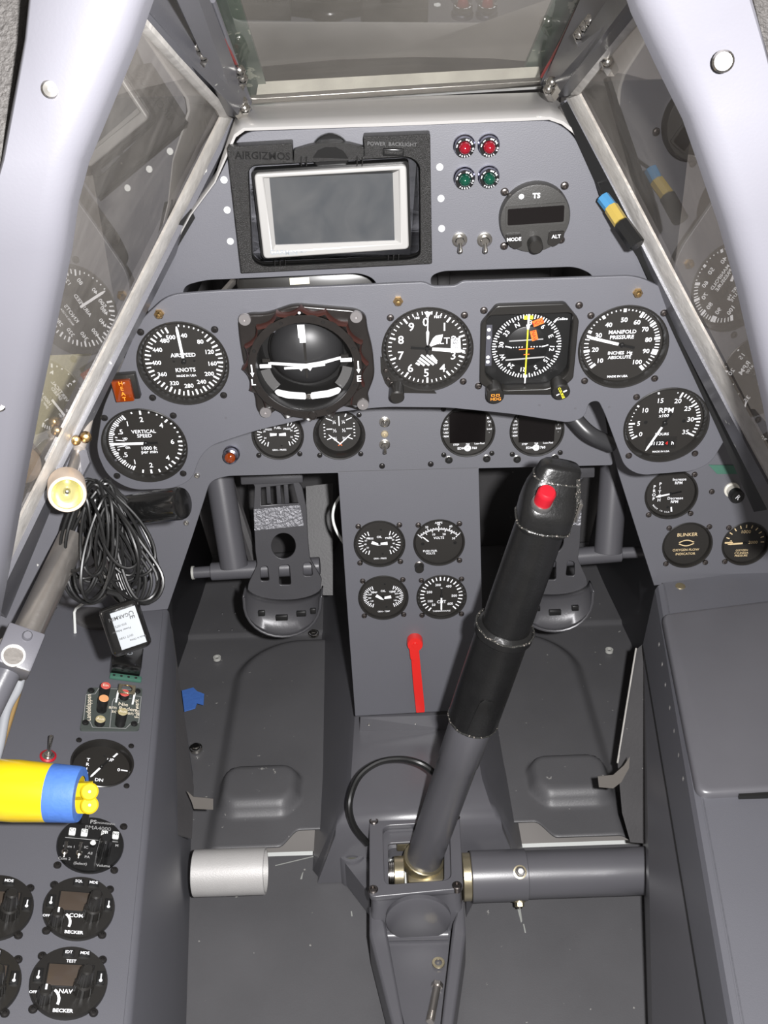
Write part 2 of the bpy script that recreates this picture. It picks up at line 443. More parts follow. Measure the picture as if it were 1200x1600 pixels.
def d_alt(b, R, z):
    for i in range(50):
        a = i*7.2; M5 = i % 5 == 0; b.tick(a, R*(.81 if M5 else .875), R*.955, .0017 if M5 else .0009, WHITE, z)
    numring(b, R, z, [(str(i), i*36+(2 if i else -3)) for i in range(10)], R*.30, .68, bold=.02)
    b.text('ALT', R*.34, R*.17, R*.24, WHITE, z, bold=.02); b.text('100', -R*.25, R*.79, R*.09, WHITE, z); b.text('FEET', R*.26, R*.80, R*.09, WHITE, z)
    b.poly([(R*.58, R*.22), (R*.80, R*.24), (R*.83, -R*.14), (R*.58, -R*.12)], WHITE, z)
    for j in range(4):
        b.text('302', R*.69, R*(.18-.09*j), R*.10, BLACK, z+.0001)
    for p, q in (((-.28, -.40), (-.19, -.46)), ((-.235, -.33), (-.07, -.48)), ((-.19, -.27), (.05, -.48)), ((-.15, -.19), (.16, -.47)), ((-.01, -.20), (.235, -.43)), ((.10, -.20), (.235, -.38))):
        p, q = V(p)*R, V(q)*R; d = (q-p).normalized()*R*.026; n_ = V((-d.y, d.x)); b.poly([tuple(p-n_), tuple(q-n_), tuple(q+n_), tuple(p+n_)], WHITE, z)


def n_alt1(b, R, z):
    b.needle(1, [(-.0008, R*.1), (.0008, R*.1), (.0013, R*.45), (.0004, R*.5), (.0004, R*.84), (R*.09, R*.97), (-R*.09, R*.97), (-.0004, R*.84), (-.0004, R*.5), (-.0013, R*.45)], z, z+.0005, WHITEN)
    b.needle(1, [(-.0008, -R*.12), (.0008, -R*.12), (.0008, R*.1), (-.0008, R*.1)], z, z+.0005, BLACK)


def n_alt2(b, R, z):
    b.needle(96, [(-.0014, R*.12), (.0014, R*.12), (.0019, R*.75), (.0003, R*.93), (-.0003, R*.93), (-.0019, R*.75)], z, z+.0005, WHITEN)
    b.needle(96, [(-.0012, -R*.4), (.0012, -R*.4), (.0008, R*.1), (-.0008, R*.1)], z, z+.0005, BLACK)


def n_alt3(b, R, z): b.needle(47, [(-.0010, R*.10), (.0010, R*.10), (.0036, R*.28), (.0036, R*.38), (0, R*.52), (-.0036, R*.38), (-.0036, R*.28)], z, z+.0005, WHITEN)


def d_man(b, R, z):
    an = [230, 260, 294, 325, 359, 388, 414, 441, 468, 499]
    for i in range(9):
        for k in range(5):
            a = an[i]+(an[i+1]-an[i])*k/5
            dot = 2 <= i < 5
            if k == 0: b.tick(a, R*(.86 if dot else .80), R*.95, .0026, WHITE, z)
            else: b.tick(a, R*(.90 if dot else .83), R*.94, .0010, WHITE, z)
    b.tick(499, R*.80, R*.95, .0028, WHITE, z); b.tick(463, R*.8, R*.95, .0026, WHITE, z)
    numring(b, R, z, [(str(10*(i+1)), an[i]) for i in range(10)], R*.17, .66, bold=.04)
    for s, y, q in (('MANIFOLD', .34, .138), ('PRESSURE', .20, .138), ('INCHES  Hg', -.24, .12), ('ABSOLUTE', -.35, .12), ('MADE IN USA', -.88, .085)): b.text(s, -R*.02, R*y, R*q, WHITE, z, bold=.04)


def d_rpm(b, R, z):
    an = [240, 269, 304, 343, 383, 415, 445, 478]
    for i in range(7):
        for k in range(5):
            a = an[i]+(an[i+1]-an[i])*k/5
            if i in (1, 2, 3) and k: 
                if i == 1 or (i == 3 and k == 4): b.tick(a, R*.88, R*.91, .0010, WHITE, z)
                continue
            b.tick(a, R*(.78 if k == 0 and i not in (2, 3) else (.88 if i in (2, 3) else .84)), R*.94, .0017 if k == 0 else .0012, WHITE, z)
    b.tick(478, R*.76, R*.95, .0018, WHITE, z)
    numring(b, R, z, [(str(5*i), an[i]) for i in range(8)], R*.19, .68, bold=.01)
    b.text('RPM', 0, R*.36, R*.21, WHITE, z, bold=.02); b.text('x100', -R*.04, R*.2, R*.13, WHITE, z); b.text('HOURS', -R*.02, -R*.36, R*.11, WHITE, z)
    b.poly([(-R*.42, -R*.45), (R*.40, -R*.45), (R*.40, -R*.82), (-R*.42, -R*.82)][::-1], BEZEL, z)
    b.poly([(-R*.30, -R*.54), (R*.22, -R*.54), (R*.22, -R*.74), (-R*.30, -R*.74)][::-1], DARKDIAL, z+.0001)
    b.text('01132', -R*.12, -R*.64, R*.15, WHITE, z+.0002); b.text('4', R*.14, -R*.64, R*.15, RED, z+.0002); b.text('h', R*.30, -R*.64, R*.15, WHITE, z+.0002)
    b.text('MADE IN USA', R*.02, -R*.90, R*.075, WHITE, z)
    for s in (-1, 1): b.lathe([(R*.05, z+.0002), (0, z+.0006)], BLACK, 10, T=Matrix.Translation((s*R*.5, R*.02, 0)), cap=False)


def rays(b, z, cx, cy, r0, r1, angs, w, W=WHITE, alt=True):
    for i, a in enumerate(angs): b.tick(a, r0 if (i % 2 == 0 or not alt) else r0+(r1-r0)*.35, r1, w if i % 2 == 0 or not alt else w*.75, W, z, cx, cy)


def d_dual(mid, lw, extra, labs, dense=False):
    def f(b, R, z):
        n = 17 if dense else 11
        for s in (-1, 1):
            cx = s*R*.40
            angs = [s*(25+i*(-155-0)/(n-1)*-1) for i in range(n)]
            angs = [s*(i*(150.0/(n-1))+15) for i in range(n)]
            rays(b, z, cx-s*R*.06, R*.0, R*.36, R*.56 if not dense else R*.54, angs, .0011 if not dense else .0010)
            b.text(lw, cx-s*0, R*.22, R*.12, WHITE, z, bold=.03)
            for t, a in labs: b.text(t, cx-s*R*.06+sin(radians(s*a))*R*.27, cos(radians(a))*R*.27, R*.105, WHITE, z, bold=.02)
        b.text(mid, 0, R*.28, R*.14, WHITE, z, bold=.03)
        for t, y, q in extra: b.text(t, 0, R*y, R*q, WHITE, z, bold=.03)
        for p in ((.08, .62), (.12, -.52)): b.lathe([(R*.045, z+.0002), (0, z+.0005)], BLACK, 10, T=Matrix.Translation((p[0]*R, p[1]*R, 0)), cap=False)
    return f


def n_dual(al, ar):
    def mk(s, a):
        def f(b, R, z):
            b.needle(a, [(-R*.07, -R*.16), (R*.07, -R*.16), (R*.05, R*.12), (0, R*.24), (-R*.05, R*.12)], z, z+.0005, WHITEN, s*R*.18, 0)
        return f
    return [mk(-1, al), mk(1, ar)]


def d_amp(b, R, z):
    n = 40; c = -R*.55; rr = R*1.15
    pts = []
    for i in range(n+1):
        a = radians(-44+88*i/n); pts.append((sin(a)*rr, c+cos(a)*rr))
    for i in range(n):
        (x0, y0), (x1, y1) = pts[i], pts[i+1]
        for o in (0, -.045*R): b.poly([(x0, y0+o), (x1, y1+o), (x1, y1+.0006+o), (x0, y0+.0006+o)], WHITE, z)
    for i in range(17): b.tick(-44+88*i/16, rr, rr*(1.1 if i % 4 == 0 else 1.05), .0009, WHITE, z, 0, c)
    for i in range(7): b.tick(-44+88*i/6, rr*.96, rr*(.89), .0009, WHITE, z, 0, c)
    for t, a in (('0', -44), ('20', -22), ('40', 0), ('60', 22), ('80', 44)): b.text(t, sin(radians(a))*rr*1.17, c+cos(radians(a))*rr*1.17, R*.13, WHITE, z)
    for t, a in (('10', -14), ('20', 14), ('30', 42)): b.text(t, sin(radians(a))*rr*.80, c+cos(radians(a))*rr*.80, R*.14, WHITE, z)
    b.text('AMPS', 0, R*.88, R*.13, WHITE, z, bold=.02); b.text('VOLTS', 0, R*.18, R*.15, WHITE, z, bold=.02)
    b.text('PUSH FOR', -R*.38, -R*.42, R*.13, WHITE, z); b.text('VOLTS', -R*.36, -R*.54, R*.13, WHITE, z)
    for s in (-1, 1): b.lathe([(R*.07, z+.0002), (R*.06, z+.0008), (0, z+.0009)], BLACK, 12, T=Matrix.Translation((s*R*.68, -R*.08, 0)), cap=False)


def d_cht(b, R, z):
    an = {'50': 218, '100': 243, '200': 291, '300': 345, '400': 395, '500': 452, '600': 497}
    for i in range(25): b.tick(218+i*(279/24.0), R*(.76 if i % 3 else .74), R*.93, .0016 if i % 2 == 0 else .0012, WHITE, z)
    numring(b, R, z, list(an.items()), R*.165, .56, bold=.02)
    b.text('°F', 0, R*.36, R*.11, WHITE, z); b.text('CHT', 0, -R*.30, R*.2, WHITE, z, bold=.02); b.text('THERMOCOUPLE', 0, -R*.76, R*.10, WHITE, z)


def d_prop(b, R, z):
    for i, ch in enumerate('PROP'): b.text(ch, -R*.68, R*(.32-.18*i), R*.19, WHITE, z, bold=.03)
    for i, ch in enumerate('PITCH'): b.text(ch, -R*.45, R*(.44-.18*i), R*.19, WHITE, z, bold=.03)
    b.text('Increase', R*.32, R*.62, R*.17, WHITE, z); b.text('RPM', R*.30, R*.46, R*.17, WHITE, z); b.text('Decrease', R*.22, -R*.22, R*.17, WHITE, z); b.text('RPM', R*.20, -R*.38, R*.17, WHITE, z)
    for i, ch in enumerate('MADE IN USA'): a = 232-i*5.2; b.text(ch, sin(radians(a))*R*.84, cos(radians(a))*R*.84, R*.09, WHITE, z, rot=a-180)
    b.tick(172, R*.62, R*.84, .0018, WHITE, z)
    b.lathe([(R*.06, z+.0002), (0, z+.0005)], BLACK, 10, T=Matrix.Translation((-R*.06, -R*.62, 0)), cap=False)


def d_blink(b, R, z):
    b.text('BLINKER', 0, R*.46, R*.24, CREAM, z, bold=.01); b.text('OXYGEN FLOW', 0, -R*.30, R*.165, CREAM, z, bold=.01); b.text('INDICATOR', 0, -R*.50, R*.165, CREAM, z, bold=.01)
    for s in (-1, 1):
        q = [(-R*.36+R*.72*i/12, s*(R*.04+R*.12*sin(pi*i/12))+R*.04) for i in range(13)]
        p = [(-R*.30+R*.60*i/12, s*(R*.02+R*.10*sin(pi*i/12))+R*.04) for i in range(13)]
        b.poly((q+p[::-1])[::-s], CREAM, z)
    b.poly([(-R*.26+R*.52*i/12, R*.04+R*.07*sin(pi*i/12)) for i in range(13)]+[(R*.26-R*.52*i/12, R*.04-R*.07*sin(pi*i/12)) for i in range(13)], BLACK, z+.0001)


def d_oxy(b, R, z):
    for i in range(11): b.tick(270+i*18, R*.76, R*.92, .0012, CREAM, z)
    b.tick(272, R*.55, R*.92, .0014, CREAM, z)
    b.text('1000', 0, R*.56, R*.24, CREAM, z, bold=.0); b.text('0', -R*.64, R*.06, R*.24, CREAM, z, bold=0); b.text('2000', R*.40, 0, R*.22, CREAM, z, bold=0)
    for s, y in (('OXYGEN', -.40), ('CYLINDER', -.54), ('PRESSURE', -.68)): b.text(s, -R*.08, R*y, R*.14, CREAM, z, bold=.01)


def d_cross(b, R, z):
    b.tick(0, R*.30, R*.78, .0011, WHITE, z); 
    for s in (-1, 1):
        b.tick(s*22, R*.80, R*.96, .0013, WHITE, z)
        for j, (y, t) in enumerate(((.55, '¼'), (.12, '½'), (-.30, '¾'))):
            b.text(t, s*R*.22, R*(y-.06), R*.24, WHITE, z); b.poly([(s*R*.34, R*y), (s*R*.62, R*(y+.12*(1-j))), (s*R*.62, R*(y+.12*(1-j))+.0011), (s*R*.34, R*y+.0011)][::s], WHITE, z)
        for j in range(5): b.poly([(s*R*.68, R*(.38-.16*j)), (s*R*.76, R*(.38-.16*j)), (s*R*.76, R*(.38-.16*j)+.001), (s*R*.68, R*(.38-.16*j)+.001)][::s], WHITE, z)
    b.text('x', 0, -R*.62, R*.42, ORANGE, z+.0003, bold=.02)


# ---------- main panel instruments
MG = 'large dials of the main panel'
airspeed = gauge('airspeed_gauge', 'round airspeed dial marked AIRSPEED KNOTS at the left of the main panel', MAIN, 286, 569, 144, d_airspeed, [straight(-3, .93, .0024, tail=.05, t0=.1)], hub=True, screwmat=SCREWB)
vsi = gauge('vertical_speed_gauge', 'round vertical speed dial below the orange HEAT light', MAIN, 226, 697, 134, d_vsi, [straight(270.5, .93, .0024, tail=.32, t0=.05)], screwmat=SCREWB)
alt = gauge('altimeter', 'round altimeter dial with ten numerals and a knob at lower left', MAIN, 668, 547, 144, d_alt, [n_alt3, n_alt2, n_alt1], rec=.005)
man = gauge('manifold_pressure_gauge', 'round dial marked MANIFOLD PRESSURE at the right of the main panel', MAIN, 974, 543, 142, d_man, [straight(286, .93, .0026, tail=.33, t0=.1)])
rpm = gauge('tachometer', 'round RPM dial with hour counter window at lower right of main panel', MAIN, 1041, 665, 134, d_rpm, [straight(206, .93, .0020, tail=.3, t0=.14)])
# altimeter knob and flange
b = MB(); zz = alt.matrix_world; z = MAIN.depth(668, 547)/F
ar = [(71.0*z*cos(radians(a)), 71.0*z*sin(radians(a))) for a in range(188, 281, 6)]; b.prism([(-74*z, -8*z), (-74*z, -34*z), (-68*z, -54*z), (-56*z, -72*z), (14*z, -76*z)]+ar[::-1], 0, .0012, BEZEL); b.build('flange', alt)
b = MB(); b.M = Matrix.Translation((-50*z, -62*z, 0)) @ Matrix.Rotation(radians(8), 4, 'X'); knob_mb(b, 0, 0, 0, .018, .0068, .0068, BEZEL); b.build('knob', alt)
screws(alt, [(-66*z, -32*z), (-63*z, -47*z)], .0022, z=.0012)

# ---------- HSI
t = thing('horizontal_situation_indicator', 'square black compass instrument with yellow needle and red HDG and NAV flags', 'gauge', MAIN.at(824, 545))
hsi = t; k = MAIN.depth(824, 545)/F; HW = 75*k
oct_ = rounded([(-HW, 48*k), (-52*k, 78*k), (52*k, 78*k), (HW, 50*k), (HW*.99, -50*k), (46*k, -78*k), (-46*k, -74*k), (-HW*.99, -52*k)], .003)
inn = rounded([(-66*k, 62*k), (66*k, 62*k), (66*k, -40*k), (38*k, -66*k), (-38*k, -66*k), (-66*k, -40*k)], .006)
u, v = MAIN.uv(824, 545); MAIN.holes.append([(u+x*.97, v+y*.97) for x, y in oct_])
plate('bezel', oct_, [inn], .012, BEZEL, t, bev=.001, z=.006)
b = MB(); b.prism([(x*1.02, y*1.02) for x, y in inn], -.008, -.006, DARKDIAL)
b.poly([(-65*k, 38*k), (-55*k, 38*k), (-54*k, -32*k), (-65*k, -32*k)][::-1], mat('dim_scale_plate', (.07, .07, .085), .4), -.0058)
for yy in (30, 17, -17, -25): b.lathe([(.0017, -.0056), (0, -.0056)], WHITE, 12, T=Matrix.Translation((-60*k, yy*k, 0)), cap=False)
b.text('Collins', 53*k, 44*k, 6*k, WHITE, -.0058)
b.poly([(40*k, 36*k), (46*k, 43*k), (44*k, 45*k), (38*k, 38*k)], WHITE, -.0057)
b.build('dial_face', t)
b = MB(); R = 56*k; z = -.0048
b.lathe([(R, -.0055), (R, z-.0001), (0, z-.0001)], DARKDIAL, 48, cap=False)
for i in range(72): b.tick(i*5+2, R*(.88 if i % 2 else .84), R*.97, .0009 if i % 2 else .0011, WHITE, z)
for s, a in (('N', -24), ('3', 6), ('6', 36), ('E', 66), ('12', 96), ('15', 126), ('S', 156), ('21', 186), ('24', 216), ('W', 246), ('30', 276), ('33', 306)):
    b.text(s, sin(radians(a))*R*.72, cos(radians(a))*R*.72, R*.19, WHITE, z, rot=a, bold=.02)
b.lathe([(R*.6, z+.0001), (R*.59, z+.0003), (0, z+.0003)], DARKDIAL, 40, cap=False); b.build('compass_card', t)
b = MB(); z = -.0042
for s in (-1, 1):
    b.poly([(s*R*.42, -.001), (s*R*.60, .0005), (s*R*.60, .0016), (s*R*.42, .0002)][::s], WHITE, z)
    for i in range(4): b.lathe([(.0006, z), (0, z)], WHITE, 8, T=Matrix.Translation((s*R*(.13+.08*i), -.0002, 0)), cap=False)
b.poly([(-R*.5, .0055), (R*.45, .0065), (R*.45, .0077), (-R*.5, .0067)], GREYTXT, z)
b.poly([(-R*.58, -.0135), (R*.52, -.0115), (R*.52, -.010), (-R*.58, -.012)], GREYTXT, z); b.build('pitch_scale', t)
b = MB(); z = -.0035
b.prism([(-.0006, -R*1.02), (.0006, -R*1.02), (.0006, R*.98), (-.0006, R*.98)], z, z+.0005, YELLOW)
b.prism([(-.0008, R*.55), (.0008, R*.55), (.0018, R*.68), (.0009, R*.7), (.0007, R*1.02), (-.0007, R*1.02), (-.0009, R*.7), (-.0018, R*.68)], z+.0006, z+.0009, WHITE)
b.prism([(-.0006, -R*1.12), (.0006, -R*1.12), (.0006, -R*.86), (-.0006, -R*.86)], z+.0006, z+.0009, WHITE)
b.prism([(-R*.22, -.0022), (R*.20, -.0016), (R*.20, -.0009), (-R*.22, -.0014)], z+.0006, z+.0009, ORANGE)
b.prism([(-R*.08, -.0075), (R*.08, -.0072), (R*.08, -.0064), (-R*.08, -.0067)], z+.0006, z+.0009, ORANGE)
b.build('course_needle', t)
b = MB(); b.prism([(-7*k, R*.94), (7*k, R*.94), (7*k, R*.83), (-7*k, R*.83)], -.004, -.0036, YELLOW); b.build('heading_bug', t)
for s, (x, y), a, w, h in (('HDG', (15, 42), -22, 8.5, 5), ('NAV', (10, 20), 75, 8.5, 5)):
    b = MB(); c, d = cos(radians(-a)), sin(radians(-a))
    b.prism([(x*k+(p*c-q*d)*k, y*k+(p*d+q*c)*k) for p, q in ((-w, -h), (w, -h), (w, h), (-w, h))], -.003, -.0026, ORANGE)
    b.text(s, x*k, y*k, 8*k, RED, -.0025, rot=a); b.build('warning_flag', t)
b = MB(); b.poly([(x, y) for x, y in inn], GLASS, -.0012); b.build('glass', t)
for (x, y), nm in (((-51, -65), 'h'), ((53, -62), 'c')):
    b = MB(); b.M = Matrix.Translation((x*k, y*k, 0)) @ Matrix.Rotation(radians(4), 4, 'X'); knob_mb(b, 0, 0, 0, .017, .0078, .0082, BEZEL)
    if nm == 'h':
        b.text('HDG', .0005, -.0022, .0045, ORANGET, .0172)
        for q in (-.0022, .0022): b.poly([(q-.0016, .0005), (q+.0016, .0005), (q+.0016, .0030), (q-.0016, .0030)], ORANGET, .0172); b.poly([(q-.001, .001), (q+.001, .001), (q+.001, .0025), (q-.001, .0025)], BEZEL, .0173)
    else:
        b.text('COURSE', 0, 0, .0034, YELLOW, .0172, rot=65); b.tick(60, .002, .0055, .0014, WHITE, .0172); b.tick(240, .002, .005, .0010, WHITE, .0172)
    lab(b.build('knob', t), 'black knob with orange HDG marks' if nm == 'h' else 'black knob with yellow COURSE marks')
screws(t, [(-70*k, 67*k), (75*k, 70*k), (-75*k, -62*k)], .0034)

# ---------- artificial horizon
t = thing('artificial_horizon', 'large round artificial horizon with scalloped ring in a lobed black flange', 'gauge', MAIN.at(478, 564)); k = MAIN.depth(478, 564)/F
MAIN.holes.append([(MAIN.uv(478, 564)[0]+a, MAIN.uv(478, 564)[1]+c) for a, c in circle(0, 0, 78*k)])
fl = rounded([(-97*k, 78*k), (-80*k, 85*k), (-52*k, 84*k), (-10*k, 98*k), (50*k, 90*k), (82*k, 86*k), (97*k, 76*k), (98*k, 55*k), (105*k, 20*k), (107*k, -25*k), (94*k, -58*k), (97*k, -72*k), (92*k, -84*k), (78*k, -86*k), (60*k, -78*k), (-50*k, -78*k), (-66*k, -90*k), (-78*k, -90*k), (-85*k, -76*k), (-84*k, -58*k), (-96*k, 0), (-98*k, 45*k)], .008)
HB = mat('worn_instrument_black', (.0150, .0130, .0120), .28, bump=.1, bscale=150, var=.4, vscale=60)
HBR = mat('brown_varnished_edge', (.040, .014, .011), .3, var=.4, vscale=60)
plate('flange', fl, [circle(0, 0, 77*k)], .008, HB, t, bev=.0015, z=.006)
b = MB()     # scalloped adjusting ring
n = 16; per = 10; ro = []
for i in range(n*per):
    a = 2*pi*i/(n*per); ph = (i % per)/per; rr = (98-8.5*abs(sin(pi*ph))**.8)*k; ro.append((rr*cos(a), rr*sin(a)))
q = len(ro); ri = [(84*k*cos(2*pi*i/q), 84*k*sin(2*pi*i/q)) for i in range(q)]
vs = [[(x, y, .004) for x, y in ro], [(x, y, .012) for x, y in ro], [(x*.965, y*.965, .0145) for x, y in ro], [(x*1.05, y*1.05, .0135) for x, y in ri], [(x, y, .009) for x, y in ri], [(x*.98, y*.98, -.02) for x, y in ri]]
b.loft([[*s, s[0]] for s in vs[:2]], HBR, closed=False); b.loft([[*s, s[0]] for s in vs[1:3]], HBR, closed=False); b.loft([[*s, s[0]] for s in vs[2:]], HB, closed=False)
b.build('adjusting_ring', t, sharp=50)
b = MB(); b.ring((0, 0, .0138), (0, 0, .0152), 88*k, 76*k, HB, 48, .0006); 
for i in range(8): a = radians(22+45*i); b.lathe([(.0018, .0152), (.0016, .0157), (0, .0157)], SCREWB, 12, T=Matrix.Translation((cos(a)*82*k, sin(a)*82*k, 0)), cap=False)
for s, a, tx in ((-1, 268, 'L'), (1, 86, 'E')):
    x, y = s*82*k, -4*k; b.text(tx, x, y-16*k, 15*k, WHITE, .0156, bold=.03); b.poly([(x-.0006, y+14*k), (x-.0006, y-2*k), (x+.0006, y-2*k), (x+.0006, y+14*k)][::-1][::-1], WHITE, .0156); b.poly([(x-.0018, y), (x, y-7*k), (x+.0018, y)], WHITE, .0156)
b.text('•', -2*k, 92*k, 16*k, WHITE, .0154); b.build('ring_face', t)
b = MB(); b.lathe([(77*k, .013), (75*k, .010), (73*k, .002), (73*k, -.035), (0, -.035)], DARKDIAL, 48, cap=False); b.build('housing', t)
b = MB(); # gyro ball
b.lathe([(58*k*cos(radians(a)), 58*k*sin(radians(a))) for a in range(-90, 91, 10)], mat('gyro_ball_grey', (.018, .018, .019), .42), 40, T=Matrix.Translation((0, 4*k, -.020)) @ Matrix.Scale(.62, 4, (0, 0, 1)), cap=False)
b.M = Matrix.Translation((0, 4*k, -.020)); b.lathe([(58.6*k, -.0008), (60*k, 0), (58.6*k, .0008)], DARKDIAL, 48, cap=False); b.M = Matrix(); b.build('gyro_ball', t)
b = MB()
b.box((0, 2*k, .0005), (.0022, 62*k*2*.5, .0008), BEZEL); b.box((-3*k, 52*k, .002), (11*k, 21*k, .001), WHITEN); b.box((-2*k, 41*k, .0028), (9.5*k, 14*k, .001), WHITEN)
b.build('bank_pointer', t)
b = MB(); pts = [(-58*k, 3*k), (-20*k, -1*k), (0, -2.5*k), (25*k, 1*k), (58*k, 9*k), (58*k, 5*k), (25*k, -4*k), (0, -7*k), (-20*k, -5*k), (-58*k, -1*k)]
b.prism(pts, .0025, .0035, WHITEN); lab(b.build('horizon_bar', t), 'thin white bar across the ball')
b = MB(); b.prism([(-34*k, -6*k), (30*k, -3*k), (30*k, -5*k), (-5*k, -9*k), (-8*k, -13*k), (-11*k, -9*k), (-34*k, -9*k)], .004, .005, WHITEN); b.prism([(2*k, -8*k), (10*k, -7*k), (6*k, -13*k)], .004, .005, WHITEN); b.build('aircraft_symbol', t)
for s in (-1, 1):
    b = MB(); b.box((s*63*k, (1-s*-3)*k-1*k, .004), (18*k, 6*k, .0015), WHITEN, .0003); b.box((s*61*k, (9 if s > 0 else 6)*k, .003), (12*k, 6*k, .002), BEZEL); b.build('side_marker', t)
    b = MB(); b.loft([[(s*75*cos(radians(a))*k, 75*sin(radians(a))*k, .002), (s*58*cos(radians(a))*k, 58*sin(radians(a))*k, .0005)] for a in (-10, -18, -26, -34, -42)], mat('pearl_grey_plate', (.22, .22, .22), .22, .7), closed=False); b.build('side_plate', t)
    b = MB(); q = [(s*x*k, y*k) for x, y in ((4, -63), (34, -60), (49, -54), (53, -47), (48, -44), (30, -49), (4, -52))]; b.prism(rounded(q, .0018), .004, .005, WHITEN); b.build('slip_scale', t)
b = MB(); b.box((0, -58*k, .0045), (8*k, 9*k, .002), STEEL, .0006); b.build('slip_marker', t)
b = MB(); b.lathe([(76*k, .0128), (0, .0128)], GLASS, 40, cap=False); b.build('glass', t)
for x, y in ((-86, 78), (82, 76), (-70, -82), (86, -74)):
    b = MB(); b.lathe([(9.5*k, .0055), (9.5*k, .0075), (9*k, .008), (2.4*k, .008), (2*k, .0068), (0, .0068)], mat('zinc_screw', (.42, .40, .40), .35, .8), 20, cap=False); o = b.build('mounting_screw', t); o.location = (x*k, y*k, 0)
b = MB(); b.lathe([(7*k, .015), (7*k, .0165), (5.5*k, .0165), (5*k, .0155), (0, .0155)], HB, 18, T=Matrix.Translation((6*k, -83*k, 0)), cap=False); b.build('adjuster_plug', t)

# ---------- HEAT light, brass screws and the main panel plate
t = thing('heat_warning_light', 'orange rectangular warning light reading HEAT left of the airspeed dial', 'light', MAIN.at(197, 601, -3)); k = MAIN.depth(197, 601)/F
b = MB(); b.box((.001, .0005, .003), (37*k, 43*k, .008), BEZEL, .001); b.build('housing', t)
b = MB(); b.box((-.001, -.001, .009), (29*k, 36*k, .006), AMBERG, .0012)
for i, ch in enumerate('HEAT'): b.text(ch, -.001, (13-9*i)*k, 9.5*k, ORANGET, .0122)
b.build('lens', t)
RFL = MAIN
pans = thing('instrument_panel', 'wide grey main instrument panel with two lower lobes carrying the big dials', 'instrument panel', MAIN.M)
out = [(262, 461), (340, 455), (480, 449), (663, 441), (676, 448), (712, 447), (722, 440), (995, 431), (1040, 452), (1075, 490), (1122, 570), (1150, 640), (1144, 668), (1112, 722), (1085, 736), (1000, 743), (976, 730), (945, 646), (935, 626), (920, 629), (914, 652), (890, 661), (800, 647), (700, 637), (600, 636), (520, 645), (400, 673), (330, 696), (312, 715), (300, 750), (270, 764), (205, 766), (168, 745), (150, 705), (160, 640), (190, 570), (218, 502)]
outm = rounded([MAIN.uv(*q) for q in out], .012)
plate('panel_plate', outm, MAIN.holes, .004, PAINT, pans, bev=.0006)
for x, y in ((249, 490), (622, 470), (996, 457), (1131, 647)):
    b = MB(); b.lathe([(.0044, 0), (.0044, .0025), (.0034, .0034)], BRASS, 6, cap=False); b.lathe([(.0036, .002), (.0034, .0042), (.0020, .0062), (0, .0068)], BRASS, 18, cap=False); o = b.build('brass_bolt', pans); u, v = MAIN.uv(x, y); o.location = (u, v, 0)
for x, y in ((353, 653), (843, 633), (899, 638), (952, 636), (181, 719)):
    b = MB(); b.lathe([(.0012, -.0002), (.0011, .0003), (0, .0004)], PAINTS, 10, cap=False); o = b.build('rivet', pans); u, v = MAIN.uv(x, y); o.location = (u, v, 0)

# ---------- upper panel
t = thing('gps_dock', 'square black textured dock holding the silver navigation unit', 'dock', UPR.at(523, 312, 3.3)); k = UPR.depth(523, 312)/F; dock = t
def dl(x, y):
    m = t.matrix_world.inverted() @ UPR.w(x, y); return (m.x, m.y)
out = [dl(*q) for q in ((357, 223), (458, 217), (459, 244), (569, 238), (568, 207), (671, 203), (674, 404), (379, 419))]
op = rounded([dl(*q) for q in ((389, 252), (640, 238), (655, 250), (656, 392), (640, 398), (412, 409), (396, 400))], .008)
plate('dock_plate', rounded(out, .0015), [op], .012, PLAST, t, bev=.0008, z=.012)
b = MB(); q = [(x*1.01, y*1.01) for x, y in op]; b.prism(q, -.004, .0, PLASTS); b.loft([[(x, y, .0) for x, y in q+[q[0]]], [(x*.985, y*.98, .011) for x, y in q+[q[0]]]], PLASTS, closed=False); b.build('cradle', t)
b = MB(); a = [dl(*w) for w in ((461, 226), (485, 219), (515, 215), (545, 216), (568, 222), (568, 241), (461, 246))]; b.prism(rounded(a, .001), .008, .014, PLAST)
x, y = dl(517, 228); b.lathe([(29*k, .0045), (29*k, .0075), (27*k, .0085), (0, .0085)], PLASTS, 30, T=Matrix.Translation((x, y-7*k, 0)), cap=False)
b.prism([(x-27*k, y-10*k), (x+27*k, y-10*k), (x+19*k, y+1*k), (x+8*k, y+6*k), (x-8*k, y+6*k), (x-19*k, y+1*k)], .012, .0145, PLASTS)
b.build('latch', t)
for qx in (472, 480, 558, 566):
    b = MB(); x, y = dl(qx, 243); b.box((x, y, .014), (.0010, .007, .003), PLASTS); b.build('hinge_rib', t)
b = MB(); x, y = dl(412, 236); b.text('AIRGIZMOS', x, y, .0085, PLASTS, .0122, bold=.03, sx=1.0)
x, y = dl(612, 218); b.text('POWER  BACKLIGHT', x, y, .0042, mat('embossed_edge', (.09, .09, .09), .4), .0122); b.build('embossed_lettering', t)
b = MB(); x, y = dl(614, 230); b.box((x, y, .013), (.017, .0055, .004), PLASTS, .0006); b.box((x, y+.0006, .015), (.0145, .0030, .003), PLAST, .0006); b.build('power_button', t)
for qx, qy in ((431, 403), (439, 403), (447, 402), (606, 394), (614, 394), (622, 393)):
    b = MB(); x, y = dl(qx, qy); b.box((x, y, .0118), (.0009, .0055, .0016), PLASTS, .0003); b.build('rib', t)
